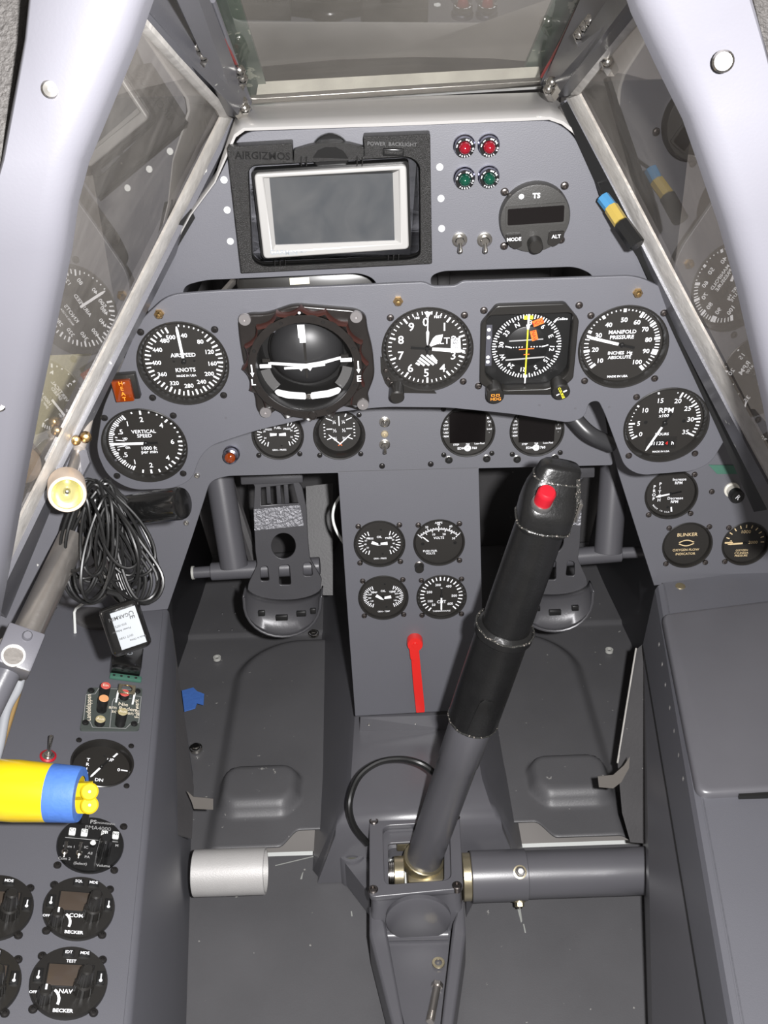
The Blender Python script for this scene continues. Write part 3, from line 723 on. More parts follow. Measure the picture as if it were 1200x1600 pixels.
# GPS unit sits in the dock
g = thing('gps_navigator', 'silver framed portable navigator with dark film-covered screen in the black dock', 'gps unit', UPR.at(520, 322, 3.3, .002))
k2 = k
def gl(x, y):
    m = g.matrix_world.inverted() @ UPR.w(x, y); return (m.x, m.y)
o_ = rounded([gl(*q) for q in ((399, 263), (634, 249), (638, 379), (414, 394))], .004); s_ = [gl(*q) for q in ((422, 266), (613, 263), (616, 367), (432, 374))]
b = MB(); cx = sum(p[0] for p in o_)/len(o_)
b.prism([(x*1.035, y*1.05) for x, y in o_], 0, .008, PLASTS); b.build('body', g)
plate('silver_frame', o_, [[gl(*q) for q in ((414, 269), (622, 257), (625, 369), (428, 383))]], .006, SILVER, g, bev=.0012, z=.013)
A = [gl(*q) for q in ((414, 269), (622, 257), (625, 369), (428, 383))]; B_ = s_
b = MB(); b.loft([[(*p, .0128) for p in A+[A[0]]], [(*p, .0098) for p in B_+[B_[0]]]], SILVER, closed=False); b.build('inner_bevel', g)
b = MB(); b.prism([(x*1.02, y*1.02) for x, y in B_], .0085, .0098, SCREEN); b.build('screen', g)
b = MB()   # wrinkled protective film
nx, ny = 26, 16; rnd = random.Random(3); gr = []
for j in range(ny+1):
    row = []
    for i in range(nx+1):
        u, v = i/nx, j/ny; P0 = V(B_[3])*(1-u)*(1-v)+V(B_[2])*u*(1-v)+V(B_[1])*u*v+V(B_[0])*(1-u)*v
        e = max(0, 1-min(u, 1-u, v, 1-v)*7); row.append((P0.x, P0.y, .0103+.0010*e*rnd.random()+.0005*sin(9*u+5*v)*cos(7*v-3*u)+.00012*rnd.random()))
    gr.append(row)
b.loft(gr, FILM, closed=False); b.build('screen_film', g, sharp=80)
b = MB(); x, y = gl(445, 384); b.text('GARMIN', x, y, .0062, LABELM, .0131, bold=.04); x, y = gl(470, 382.5); b.text('GPSMAP', x+.0005, y, .003, LABELM, .0131); b.build('lettering', g)

LG = 'small indicator lamps of the upper panel'
for x, y, m, s in ((725, 226, REDG, 'red indicator lamp at the left of the top pair'), (763, 225, REDG, 'red indicator lamp at the right of the top pair'), (725, 276, GREENG, 'green indicator lamp below the left red lamp'), (763, 274, GREENG, 'green indicator lamp below the right red lamp')):
    t = thing('indicator_lamp', s, 'lamp', UPR.at(x, y), LG); r = 16*k
    b = MB(); b.lathe([(r*1.05, -.001), (r*1.05, .003), (r*.95, .0040), (r*.95, .0070), (r*.9, .0085), (r*.62, .0087), (r*.6, .007)], mat('blued_chrome', (.30, .30, .38), .2, 1), 30, cap=False)
    b.build('bezel_ring', t)
    b = MB(); b.lathe([(r*.92, .0088), (r*.63, .0090)], PLASTS, 30, cap=False)
    for i, ch in enumerate('PRESS TO TEST'): a = 215-i*17; b.text(ch, sin(radians(a))*r*.78, cos(radians(a))*r*.78, r*.24, WHITE, .0093, rot=a-180)
    for a in (-75, -40, 15, 55): b.tick(a, r*.74, r*.82, r*.28, WHITE, .0093)
    b.build('legend_ring', t)
    b = MB(); b.lathe([(r*.6, .007), (r*.58, .0105), (r*.42, .0132), (r*.2, .0144), (0, .0148)], m, 24, cap=False); b.build('lens', t)
for x, s in ((718, 'small metal toggle switch below the indicator lamps, the left one'), (757, 'small metal toggle switch below the indicator lamps, nearer the transponder')):
    toggle('toggle_switch', s, UPR.at(x, 374), tilt=-50, r=.0066, ln=.009, group='toggle switches of the upper panel')
# transponder
t = thing('transponder', 'round grey transponder with black window and MODE and ALT keys', 'transponder', UPR.at(834, 337, -2)); k = UPR.depth(834, 337)/F; R = 55*k
GREYB = mat('dark_grey_instrument_plastic', (.038, .037, .035), .4, bump=.15, bscale=900)
b = MB(); b.lathe([(R, -.001), (R, .006), (R*.97, .008), (R*.94, .0082), (0, .0082)], GREYB, 56, cap=False); b.build('face', t)
b = MB(); b.prism(rounded([(-46*k, 24*k), (47*k, 24*k), (47*k, -10*k), (-46*k, -10*k)], .003), .0082, .0095, GREYB); b.build('window_frame', t)
b = MB(); b.prism(rounded([(-43*k, 20*k), (44*k, 20*k), (44*k, -6*k), (-43*k, -6*k)], .0015), .0094, .0099, SCRBLK); b.build('window_glass', t)
for s, tx in ((-1, 'MODE'), (1, 'ALT')):
    b = MB(); q = [(s*x*k, y*k) for x, y in ((46, -21), (22, -21), (20, -40), (30, -45), (38, -40), (45, -30))]; b.prism(rounded(q, .0015), .0085, .0110, BEZEL); b.text(tx, s*33*k, -28*k, 8*k, WHITE, .0111); b.build('key', t)
b = MB(); knob_mb(b, 0, -38*k, .008, .020, 12*k, 11*k, BEZEL); b.build('knob', t)
b = MB(); b.lathe([(.0022, .0083), (0, .0085)], WHITE, 12, T=Matrix.Translation((-22*k, 37*k, 0)), cap=False); b.text('TS', 1*k, 37*k, 11*k, WHITE, .0083, bold=.06); b.build('emblem', t)
screws(t, [(-46*k, 41*k), (46*k, 44*k), (44*k, -42*k), (-46*k, -46*k)], .0035)

UPR.holes.append(rounded([UPR.uv(*q) for q in ((286, 447), (320, 438), (562, 427), (586, 436), (600, 480), (286, 490))], .008))
UPR.holes.append(rounded([UPR.uv(*q) for q in ((672, 432), (690, 424), (900, 417), (928, 430), (934, 480), (680, 480))], .008))
t = thing('instrument_panel', 'grey upper instrument panel under the windshield coaming', 'instrument panel', UPR.M)
out = [(377, 206), (862, 188), (892, 206), (1003, 388), (1050, 470), (1040, 520), (230, 520), (232, 460), (254, 420), (300, 335), (338, 284)]
plate('panel_plate', rounded([UPR.uv(*q) for q in out], [.012, .014, .012]+[.004]*8), UPR.holes, .003, PAINT, t, bev=.0005)
b = MB(); b.prism([UPR.uv(*q) for q in ((299, 326), (305, 340), (262, 412), (244, 424), (282, 345))], 0, .0015, BLACK); lab(b.build('notch', t), 'narrow black notch')
for x, y in ((350, 281), (355, 328), (360, 377), (687, 261), (689, 310), (690, 357)):
    b = MB(); b.lathe([(.0030, -.0002), (.0028, .0006), (0, .0008)], WHITEP, 16, cap=False); o = b.build('rivet_plug', t); u, v = UPR.uv(x, y); o.location = (u, v, 0); lab(o, 'round white plug')

# ---------- lower panel and pedestal
fuel = gauge('fuel_pressure_gauge', 'twin-scale FUEL PRESS dial half hidden beneath the artificial horizon', SUB, 434, 680, 82, d_dual('FUEL', 'PRESS', [('GRN - PRESS', -.72, .11)], [('30', 60), ('20', 125)]), n_dual(90, 268), group=None, rec=.004, screwmat=SCREWB, skip=(0, 1), rim=.003, sr=.003)
cross = gauge('cross_pointer_gauge', 'round dial with curved white scales and an orange cross, left of two toggles', SUB, 530, 680, 82, d_cross, [straight(-48, .72, .0011, tail=.0, t0=-.05), straight(48, .72, .0011, tail=.0, t0=-.05)], rec=.012, hub=False, screwmat=SCREWB, rim=.006, sr=.003)
for ch in cross.children:
    if ch.name.startswith('needle'): ch.location.y = -.014
def edm(x, tx, lb):
    def d(b, R, z):
        b.prism([(-R*.72, R*.80), (R*.70, R*.80), (R*.68, -R*.46), (-R*.70, -R*.46)], z, z+.002, SCRBLK)
        for i, s_ in enumerate(('TIT', 'OIL', 'CHT', 'EGT', 'USD', 'REM')): b.text(s_, -R*.84, R*(.55-.15*i), R*.10, WHITE, z)
        for i, s_ in enumerate(('BAT', 'OIL', 'F', 'Lrnd', '-')): b.text(s_, R*.84, R*(.50-.15*i), R*.10, WHITE, z)
        b.text('STEP', -R*.45, -R*.56, R*.11, WHITE, z); b.text('760', 0, -R*.55, R*.10, WHITE, z); b.text('Lean-Find', R*.46, -R*.54, R*.10, WHITE, z)
        b.text('EDM', -R*.26, -R*.72, R*.14, WHITE, z); b.text('760', R*.26, -R*.72, R*.14, WHITE, z)
        b.lathe([(R*.13, z+.0001), (0, z+.0001)], WHITE, 20, T=Matrix.Translation((0, -R*.72, 0)), cap=False); b.text('JPI', 0, -R*.72, R*.09, BLACK, z+.0002)
    g = gauge('engine_monitor', lb, SUB, x, 674 if x < 800 else 673, 86, d, (), rec=.002, screwmat=SCREWB, rim=.002, glass=False, cat='engine monitor', sh=.0272, skip=(1,), sr=.003, group='engine monitors of the lower panel')
    for s in (-1, 1):
        b = MB(); b.lathe([(.0042, 0), (.0042, .001), (.0030, .0012), (.0028, .0045), (0, .005)], BLACK, 16, cap=False); b.lathe([(.0046, .0004), (.0036, .0008)], STEEL, 16, cap=False); o = b.build('push_button', g); o.location = (s*.0215, -.0335, 0)
edm(731, '', 'round engine monitor with black square screen, nearer the two toggles'); edm(839, '', 'round engine monitor with black square screen, directly above the stick head')
oilp = gauge('oil_pressure_gauge', 'twin-scale OIL PRESS dial at the upper left of the pedestal', SUB, 593, 850, 81, d_dual('OIL', 'PRESS', [('GRN - PRESS', -.74, .10)], [('80', 25), ('60', 62), ('40', 100), ('20', 140)]), n_dual(112, 268), rec=.003, rim=.0028, sr=.0034)
oilt = gauge('oil_temperature_gauge', 'twin-scale OIL TEMP dial at the lower left of the pedestal', SUB, 599, 934, 79, d_dual('OIL', 'TEMP', [('GRN - TEMP', -.74, .10), ], [('260', 25), ('220', 62), ('180', 100), ('140', 140)], True), n_dual(125, 262), rec=.003, rim=.0028, sr=.0034)
amp = gauge('ammeter', 'AMPS and VOLTS dial at the upper right of the pedestal', SUB, 686, 848, 81, d_amp, [lambda b, R, z: b.prism([(-R*.72, R*.28), (-R*.64, R*.26), (-R*.42, R*.06), (-R*.46, R*.03)], z, z+.0005, WHITEN)], rec=.003, hub=False, rim=.0025, sr=.0034, skip=(3,))
cht = gauge('cylinder_temperature_gauge', 'CHT dial numbered 50 to 600 at the lower right of the pedestal', SUB, 690, 933, 79, d_cht, [straight(181, .72, .0018, tail=.36, t0=.08)], rec=.0035, rim=.0028, sr=.0034)
t = thing('push_button', 'small black push button below the AMPS dial', 'button', SUB.at(655, 884)); b = MB(); b.lathe([(.0052, 0), (.0052, .009), (.0045, .0105), (0, .0105)], BEZEL, 20, cap=False); b.build('cap', t); b = MB(); b.lathe([(.0058, -.0003), (.0058, .0012), (.0052, .0015)], SCREWM, 20, cap=False); b.build('collar', t)
t = thing('pedestal_panel', 'grey lower panel with a central pedestal running down between the pedals', 'instrument panel', SUB.M)
# left wing + middle band + pedestal
out = [(132, 640), (162, 584), (330, 580), (700, 590), (938, 600), (950, 680), (958, 727), (748, 732), (753, 935), (756, 1108), (555, 1119), (541, 930), (528, 739), (352, 744), (328, 752), (320, 778), (300, 840), (262, 952), (120, 965), (-30, 985), (8, 880), (44, 800), (84, 720)]
rr_ = [.001]*len(out)
for i in (6, 18): rr_[i] = .004
rr_[13] = .012; rr_[14] = .02
plate('panel_plate', rounded([SUB.uv(*q) for q in out], rr_), SUB.holes, .003, PAINT, t, bev=.0005)
b = MB()   # pedestal box sides
pl_ = [SUB.uv(528, 741), SUB.uv(555, 1118), SUB.uv(756, 1107), SUB.uv(748, 734)]
for a, c in ((0, 1), (2, 3)):
    A, B_ = pl_[a], pl_[c]; s = 1 if a == 0 else -1
    b._add([(A[0]+s*.0012, A[1], -.0028), (B_[0]+s*.0012, B_[1], -.0028), (B_[0]+s*.0012, B_[1], -.085), (A[0]+s*.0012, A[1], -.085)], [(0, 1, 2, 3)], PAINT)
b.build('pedestal_side', t)
b = MB(); A, B_ = SUB.uv(528, 736.5), SUB.uv(747, 730.5); b.poly([A, B_, (B_[0], B_[1]-.0005), (A[0], A[1]-.0005)][::-1], DARKP, .00015); b.build('seam', t)
for x, y in ((597, 728), (673, 725), (308, 743), (291, 817)):
    b = MB(); screw_mb(b, 0, 0, .0034, SCREWB if x > 400 else STEEL, 0); o = b.build('panel_screw', t); u, v = SUB.uv(x, y); o.location = (u, v, 0)
b = MB()
out = [SUB.w(563, 1121), SUB.w(716, 1117)]; h1 = [HUMP.w(562, 1144), HUMP.w(716, 1142)]
b.slab([out[0], out[1], h1[1], h1[0]], .0015, PAINTS); b.build('foot_tab', t, world=True)
for x in (577, 650, 705):
    b = MB(); b.lathe([(.0018, 0), (.001, .0008), (0, .001)], STEEL, 10, cap=False); o = b.build('rivet', t); o.matrix_parent_inverse = Matrix(); o.matrix_world = Matrix.Translation((out[0]*.5+h1[0]*.5)+(out[1]-out[0])*((x-563)/153.0)-V((0, .001, -.001)))
for y, s, tl in ((659, 'metal toggle switch on the lower panel, above the brass stud', 20), (694, 'metal toggle switch on the lower panel, below the brass stud', -35)):
    toggle('toggle_switch', s, SUB.at(601, y), tilt=tl, r=.0062, group='toggle switches of the lower panel', ln=.010)
t = thing('panel_stud', 'small round brass stud between two toggle switches', 'stud', SUB.at(601, 678)); b = MB(); b.lathe([(.0042, 0), (.0042, .0012), (.0036, .0018), (.0012, .002), (.001, .001), (0, .001)], mat('pale_brass', (.65, .55, .38), .35, .8), 20, cap=False); b.build('stud_body', t)
t = thing('amber_indicator_lamp', 'amber indicator lamp at the left end of the lower panel', 'lamp', SUB.at(362, 708)); b = MB(); b.lathe([(.0095, 0), (.0095, .003), (.0085, .004), (.0085, .0125), (.0062, .0135)], mat('blued_chrome', (.3, .3, .38), .2, 1), 26, cap=False); b.build('bezel_ring', t)
b = MB(); b.lathe([(.0062, .0125), (.0058, .016), (.003, .018), (0, .0185)], AMBERG, 20, cap=False); b.build('lens', t)

# red lever on the pedestal
t = thing('fuel_cutoff_lever', 'long red lever hanging from a round red hub on the pedestal', 'lever', SUB.at(648, 1000)); k = SUB.depth(648, 1000)/F
b = MB(); b.lathe([(12.5*k, 0), (12.5*k, .010), (11.5*k, .012), (4*k, .012), (4*k, .0135), (0, .0135)], RED, 28, cap=False); b.build('hub', t)
def cl(x, y): m = t.matrix_world.inverted() @ SUB.w(x, y); return (m.x, m.y)
b = MB(); b.prism(rounded([cl(*q) for q in ((641, 1008), (654, 1008), (657, 1040), (663, 1100), (663, 1107), (650, 1108), (645, 1060))], .0012), .004, .008, RED); b.build('blade', t)
b = MB(); b.prism(rounded([cl(*q) for q in ((639, 1006), (653, 1004), (655, 1022), (648, 1026), (641, 1022))], .001), .009, .0115, RED); b.build('stop_tongue', t)

# ---------- right lower panel
prop = gauge('propeller_pitch_gauge', 'PROP PITCH dial partly under the lobe of the main panel', SUB, 1049, 773, 84, d_prop, [straight(259, .62, .0018, tail=.45, t0=.0)], rec=.004, skip=(0,), group=None, rim=.003, sr=.0034)
blk = gauge('oxygen_flow_indicator', 'round black dial lettered BLINKER in cream', SUB, 1074, 852, 79, d_blink, (), rec=.004, rim=.0035, sr=.0034)
oxy = gauge('oxygen_pressure_gauge', 'dial with cream letters OXYGEN CYLINDER PRESSURE at the right edge', SUB, 1165, 850, 75, d_oxy, [straight(268, .80, .0020, tail=.1, t0=.1, m=CREAM)], rec=.004, rim=.003, sr=.0034, skip=(1, 2))
t = thing('instrument_panel', 'grey side panel at lower right carrying the oxygen dials', 'instrument panel', SUB.M)
nh = SUB.holes[-3:]
plate('panel_plate', [SUB.uv(*q) for q in ((952, 690), (968, 745), (995, 830), (1022, 915), (1250, 890), (1250, 720), (1180, 640), (1000, 640))], nh, .003, PAINT, t, bev=.0005)
for x, y in ((1112, 768),):
    b = MB(); screw_mb(b, 0, 0, .0034); o = b.build('panel_screw', t); u, v = SUB.uv(x, y); o.location = (u, v, 0)
b = MB(); b.prism([SUB.uv(*q) for q in ((1107, 726), (1165, 727), (1176, 740), (1120, 740))], 0, .0012, GREENP); b.build('green_patch', t)
b = MB(); b.prism([SUB.uv(*q) for q in ((1190, 765), (1240, 770), (1240, 800), (1197, 785))], 0, .001, mat('flaked_primer', (.35, .45, .38), .5)); b.build('bare_patch', t)
t = thing('panel_lamp', 'short black-tipped push lamp standing out of the right side panel', 'lamp', SUB.at(1143, 765)); 
b = MB(); b.lathe([(.009, 0), (.009, .002), (.0068, .003), (.0068, .016)], mat('ivory_plastic', (.6, .58, .52), .4), 22, cap=False); b.build('sleeve', t)
b = MB(); b.lathe([(.0080, .013), (.0080, .021), (.0070, .0225), (0, .0225)], BLACK, 22, cap=False); b.text('R', 0, 0, .008, WHITE, .0227, rot=40); b.build('cap', t)

# ---------- coaming hood
t = thing('windshield_coaming', 'glossy rounded hood running along the top of the upper panel', 'coaming', UPR.w(620, 197))
prof = [(232, 462), (254, 420), (300, 335), (338, 284), (370, 214), (384, 204), (620, 196.5), (856, 187), (876, 194), (894, 208), (1003, 388), (1050, 470)]
sec = []
for i, q in enumerate(prof):
    side = i < 4 or i > 9
    p = UPR.w(*q)-UPR.n*-.0; c = V((0, p.y, p.z)); outw = V((p.x, 0, p.z-.72)).normalized()*.42
    if 4 <= i <= 9: outw = V((p.x*.6, 0, .16)).normalized()
    s_ = 1.0
    sec.append([p+outw*.0005-V((0, .004, 0)), p+outw*.0030-V((0, .0045, 0)), p+outw*.0055-V((0, .001, 0)), p+outw*.0075+V((0, .012, 0)), p+outw*.010+V((0, .035, 0)), p+outw*.012+V((0, .075, .0)), p+outw*.009+V((0, .075, 0)), p+outw*.0005+V((0, .003, 0))])
b = MB(); b.loft(sec, COAM); b.build('hood_shell', t, world=True, sharp=60)

# ---------- structure: floor, walls, firewall
b = MB()
fe = FLOOR.w(600, 1330).y
q = [(-.31, .35), (.31, .35), (.31, fe-.002), (-.31, fe-.002)]; b.prism(q, -.003, 0, FLOORP)
for pts in (((806, 1411), (812, 1410), (816, 1440), (814, 1442)), ((817, 1444), (819, 1444), (822, 1458), (820, 1458)), ((472, 1365), (474, 1362), (472, 1374), (469, 1374)), ((430, 1352), (497, 1336), (497, 1337.5), (430, 1353.5)), ((548, 1424), (550, 1424), (551, 1432), (549, 1432))):
    b.poly([FLOOR.uv(*q_)[:1]+(FLOOR.w(*q_).y,) for q_ in pts][::-1], mat('bare_scratch', (.34, .35, .33), .5), .0003)
fl = b.build('floor'); struct(fl)
b = MB(); b.prism([(-.33, fe-.02), (.33, fe-.02), (.33, fe+.02), (-.33, fe+.02)], -.020, -.018, WHITEP); o = b.build('trim_2'); struct(o)
def sstep(a, b_, x):
    t_ = max(0, min(1, (x-a)/(b_-a))); return t_*t_*(3-2*t_)
def rbox(x, y, x0, x1, y0, y1, r, e):
    dx = max(x0+r-x, x-(x1-r), 0); dy = max(y0+r-y, y-(y1-r), 0); d = r-hypot(dx, dy) if (dx > 0 or dy > 0) else min(x-x0, x1-x, y-y0, y1-y); return sstep(0, e, d)
for sgn, nm in ((-1, 'floor_left'), (1, 'floor_right')):
    yb = fe+.006; ys = [yb+(1.56-yb)*j/150 for j in range(151)]; xs = [.105+(.37-.105)*i/70 for i in range(71)]
    ya = FLOOR.w(430, 1006).y; hy0 = FLOOR.w(430, 1290).y; hy1 = FLOOR.w(430, 1222).y
    rows = []
    for y in ys:
        row = []
        for x in xs:
            h = .004
            h += .014*rbox(x, y, .10 if False else .02, .275, hy0-.3, ya, .11, .022)      # embossed heel tray
            if y > hy1-.03: pass
            h += .020*rbox(x, y, .150, .262, hy0+.0, hy1+.004, .028, .014)                # heel step
            h += .05*sstep(ya+.10, ya+.6, y)
            yy = y+(.016*(1-sstep(.15, .175, x))-.0105*sstep(.15, .175, x))*max(0, 1-(y-yb)/.08)
            h += .004*sstep(ya+.012, ya+.018, y)
            row.append((sgn*x, yy, h))
        rows.append(row)
    b = MB(); b.loft(rows, FLOORP, closed=False)
    for i in range(6):
        for yy in (ya+.028, ya+.075): b.lathe([(.0022, .010), (.0018, .0118), (0, .0122)], FLOORP, 8, T=Matrix.Translation((sgn*(.20+.022*i), yy, 0)), cap=False)
    o = b.build(nm, sharp=80); struct(o)
    m_ = o.modifiers.new('thickness', 'SOLIDIFY'); m_.thickness = .002; m_.offset = -1
# centre hump
def hp(x, y, Z):
    d = ray(x, y); return CP+d*((Z-1.0)/d.z)
b = MB(); N_ = hp(652, 1262, .11).y; secs = []
for y, zt, hw in ((N_-.014, .060, .096), (N_-.013, .090, .095), (N_-.010, .099, .094), (N_-.004, .106, .092), (N_+.006, .110, .089), (N_+.04, .112, .084), (1.0, .112, .080), (1.5, .14, .08)):
    cx = .0; bw = .132 if y > N_ else .125
    secs.append([V((cx-bw-.012*(y > 1.2), y, .002)), V((cx-hw-.004, y, zt-.008)), V((cx-hw+.004, y, zt)), V((cx+hw-.004, y, zt)), V((cx+hw+.004, y, zt-.008)), V((cx+bw, y, .002))])
b.loft(secs, PAINTS); o = b.build('floor_tunnel', sharp=40); struct(o)
b = MB(); b.box((0, 1.565, .36), (.9, .01, .9), DARKP); 
for i in range(4): b.box((-.28+.18*i, 1.555, .4), (.02, .012, .8), DARKP, .003)
o = b.build('wall_front'); struct(o)
# side consoles
def con(sgn, nm, lb, plc, edge, farpx, nearpx, cat='side console'):
    a, c = plc.w(*farpx), plc.w(*nearpx)
    return a, c
t = thing('side_console', 'grey left side console carrying the radios and the trim dial', 'side console', LCON.w(120, 1400)); 
A, N2 = LCON.w(263, 950), LCON.w(205, 1600); ext = (N2-A); N2 = A+ext*1.45
top = [A, N2, V((-.44, N2.y, N2.z)), V((-.44, A.y, A.z)) if False else LCON.w(60, 948)]
LCON.top = top
def lx2(x1, y1, x2, y2, Y):
    p, q = hp(x1, y1, 0), hp(x2, y2, 0); return p.x+(q.x-p.x)*(Y-p.y)/(q.y-p.y)
def conloft(A, N, fl_near, fl_far, name, th, sgn, mat_, par, outx, seam=None):
    """rounded inner edge then wall down to the floor"""
    secs = []
    for p, xb in ((A, fl_far), (N, fl_near)):
        d = V((sgn, 0, 0)); r = .007
        secs.append([V((p.x, p.y, p.z))+d*0.10*-1*-1 if False else V((p.x+sgn*.02, p.y, p.z-.0002)), V((p.x+sgn*r, p.y, p.z-.0002)), V((p.x+sgn*r*.3, p.y, p.z-r*.3)), V((p.x, p.y, p.z-r)), V((xb, p.y, .001)), V((xb+sgn*.004, p.y, .001)), V((p.x+sgn*.02, p.y, p.z-.012))])
    b = MB(); b.loft(secs, mat_); return b.build(name, par, world=True, sharp=50)
conloft(A, N2, lx2(291, 1600, 299, 1330, N2.y), lx2(291, 1600, 299, 1330, A.y), 'inner_wall', 0, -1, PAINT, t, 0)
lconsole = t

# trim gauge and radios on left console
def d_trim(b, R, z):
    for i, ch in enumerate('TRIM'): b.text(ch, -R*.50, R*(.30-.22*i), R*.20, WHITE, z, bold=.03)
    b.text('UP', R*.28, R*.40, R*.20, WHITE, z, bold=.04); b.text('0', R*.62, -R*.02, R*.20, WHITE, z, bold=.04); b.text('DN', -R*.02, -R*.58, R*.20, WHITE, z, bold=.04)
    b.tick(34, R*.66, R*.90, .0020, WHITE, z); b.tick(92, R*.70, R*.94, .0016, WHITE, z)
    b.lathe([(R*.04, z), (0, z+.0005)], BLACK, 8, T=Matrix.Translation((R*.05, R*.56, 0)), cap=False)
trim = gauge('trim_gauge', 'round black TRIM dial beside the yellow handle', LCON, 160, 1192, 97, d_trim, [straight(212, .62, .0020, tail=.42, t0=.10)], rec=.007, rim=.0035, screwmat=SCREWB, sh=.0265, sr=.003, glass=False)
t = thing('audio_panel', 'round glossy audio selector with white keys and a tall knob', 'audio panel', LCON.at(141, 1322)); LCON.holes  # flush-mounted
R = 51*LCON.depth(141, 1322)/F
GLB = mat('glossy_radio_black', (.009, .009, .009), .2)
b = MB(); b.lathe([(R, -.001), (R, .0025), (R*.97, .004), (0, .004)], GLB, 50, cap=False)
b.text('PS', -R*.02, R*.80, R*.2, GREYTXT, .0042, bold=.05); b.text('ENGINEERING', R*.36, R*.78, R*.09, GREYTXT, .0042); b.text('PMA4000', R*.15, R*.58, R*.2, GREYTXT, .0042, bold=-.01)
b.poly([(-R*.78, R*.12), (R*.8, R*.12), (R*.8, R*.14), (-R*.78, R*.14)], GREYTXT, .0042)
for s_, x, y in (('Com 1', -.62, -.18), ('Com 2', -.70, -.62), ('IC', -.12, -.16), ('All', .02, -.36), ('PA', -.05, -.5), ('(Select)', -.22, -.76), ('Volume', .45, -.76), ('M', .78, 0)): b.text(s_, R*x, R*y, R*.13, GREYTXT, .0042)
b.build('face', t)
for x, s_ in ((-.60, 'C1'), (-.24, 'C2'), (.36, 'N1'), (.70, 'N2')):
    b = MB(); b.box((R*x, R*.33, .0055), (R*.20, R*.24, .003), WHITEP, .0008); b.text(s_, R*x, R*.35, R*.14, BLACK, .0072); b.build('key', t)
b = MB(); knob_mb(b, R*.40, -R*.30, .004, .026, R*.19, R*.17, GLB, 12); b.build('volume_knob', t)
b = MB(); b.lathe([(R*.09, .006), (R*.05, .008), (0, .008)], WHITEP, 12, T=Matrix.Translation((R*.06, R*-.02, 0)), cap=False); b.build('light', t)
for x in (-.72, -.30):
    b = MB(); b.lathe([(R*.10, .004), (R*.10, .006), (R*.05, .007)], STEEL, 12, T=Matrix.Translation((R*x, -R*.42, 0)), cap=False); b.cyl((R*x, -R*.42, .005), (R*x, -R*.42+.005, .014), .0011, STEEL, 8, .0018); b.build('toggle', t)
screws(t, [(R*.93, R*.82), (-R*.86, -R*.78), (R*.80, -R*.80)], .0036, SCREWB)

def radio(x, y, wpx, lb, txt, keys, screws_=True, brand=True, sc=(0, 1, 2, 3), test=False):
    t = thing('radio', lb, 'radio', LCON.at(x, y)); R = wpx/2*LCON.depth(x, y)/F
    b = MB(); b.lathe([(R, -.001), (R, .003), (R*.975, .0045), (0, .0045)], BEZEL, 50, cap=False)
    for i, s_ in enumerate(keys): q = (-.12, .30)[i] if len(keys) > 1 else .2; b.text(s_, R*q, R*.76, R*.12, WHITE, .0071, bold=.03)
    b.text(txt, R*-.05, -R*.30, R*.17, WHITE, .0047, bold=.03)
    if brand: b.text('BECKER', -R*.05, -R*.82, R*.13, WHITE, .0047, bold=.06, sx=1.1)
    if test: b.text('TEST', -R*.02, R*.55, R*.12, WHITE, .0047, bold=.03)
    b.text('OFF', -R*.86, -R*.36, R*.11, WHITE, .0047)
    arc = [(-R*.52+R*.30*cos(radians(a)), -R*.55+R*.30*sin(radians(a))) for a in range(55, -35, -15)]; arc2 = [(-R*.52+R*(.37 if 1 else 0)*cos(radians(a)), -R*.55+R*.37*sin(radians(a))) for a in range(-20, 56, 15)]
    b.poly((arc+arc2), WHITE, .0047); b.build('face', t)
    for i, s_ in enumerate(keys):
        q = (-.12, .30)[i] if len(keys) > 1 else .2; b = MB(); b.box((R*q, R*.76, .0055), (R*.30, R*.17, .003), BLACK, .0006); b.build('key', t)
    b = MB(); b.box((0, R*.12, .0052), (R*1.22, R*.66, .0016), BLACK, .0006); b.build('display_frame', t)
    b = MB(); b.box((0, R*.12, .0056), (R*1.14, R*.60, .0012), SCRBRN, .0003); b.build('display', t)
    for s in (-1, 1):
        b = MB(); b.box((s*R*.80, R*.10, .0055), (R*.22, R*.36, .003), BLACK, .0006); b.text('↕' if False else 'I', s*R*.80, R*.10, R*.26, WHITE, .0072, bold=.02); b.lathe([(R*.045, .0072), (0, .0074)], WHITE, 10, T=Matrix.Translation((s*R*.80, 0, 0)), cap=False); b.build('arrow_key', t)
    b = MB(); knob_mb(b, R*.38, -R*.22, .0045, .016, R*.26, R*.24, BEZEL, 18); knob_mb(b, R*.38, -R*.22, .016, .034, R*.19, R*.155, BEZEL, 12); b.build('tuning_knob', t)
    b = MB(); knob_mb(b, -R*.56, -R*.55, .0045, .020, R*.18, R*.16, BEZEL, 12); b.box((-R*.56, -R*.50, .0203), (R*.05, R*.14, .0006), WHITE); b.build('volume_knob', t)
    h = R*.80; screws(t, [p for i, p in enumerate(((-h*.98, h*.92), (h, h*.90), (h*.92, -h*.95), (-h*.98, -h*.92))) if i in sc], .0037, SCREWB)
    return t
radio(123, 1421, 109, 'round black radio marked COM with two tall knobs', 'COM', ('SQL', 'MDE'))
radio(107, 1537, 118, 'round black radio marked NAV and TEST at the bottom of the left console', 'NAV', ('IDT', 'MDE'), test=True)
radio(-7, 1420, 113, 'radio cut off by the left edge, level with the COM radio', '', ('MDE',), sc=(1, 2))
radio(-30, 1537, 120, 'radio cut off by the left edge, level with the NAV radio', '', ('MDE',), sc=(1, 2))
for pxy, lb in (((45, 1260), ''),):
    pass
toggle('toggle_switch', 'metal toggle with red washer above the yellow handle', LCON.at(75, 1182), ln=.020, r=.0065, tilt=12, collar=REDK)
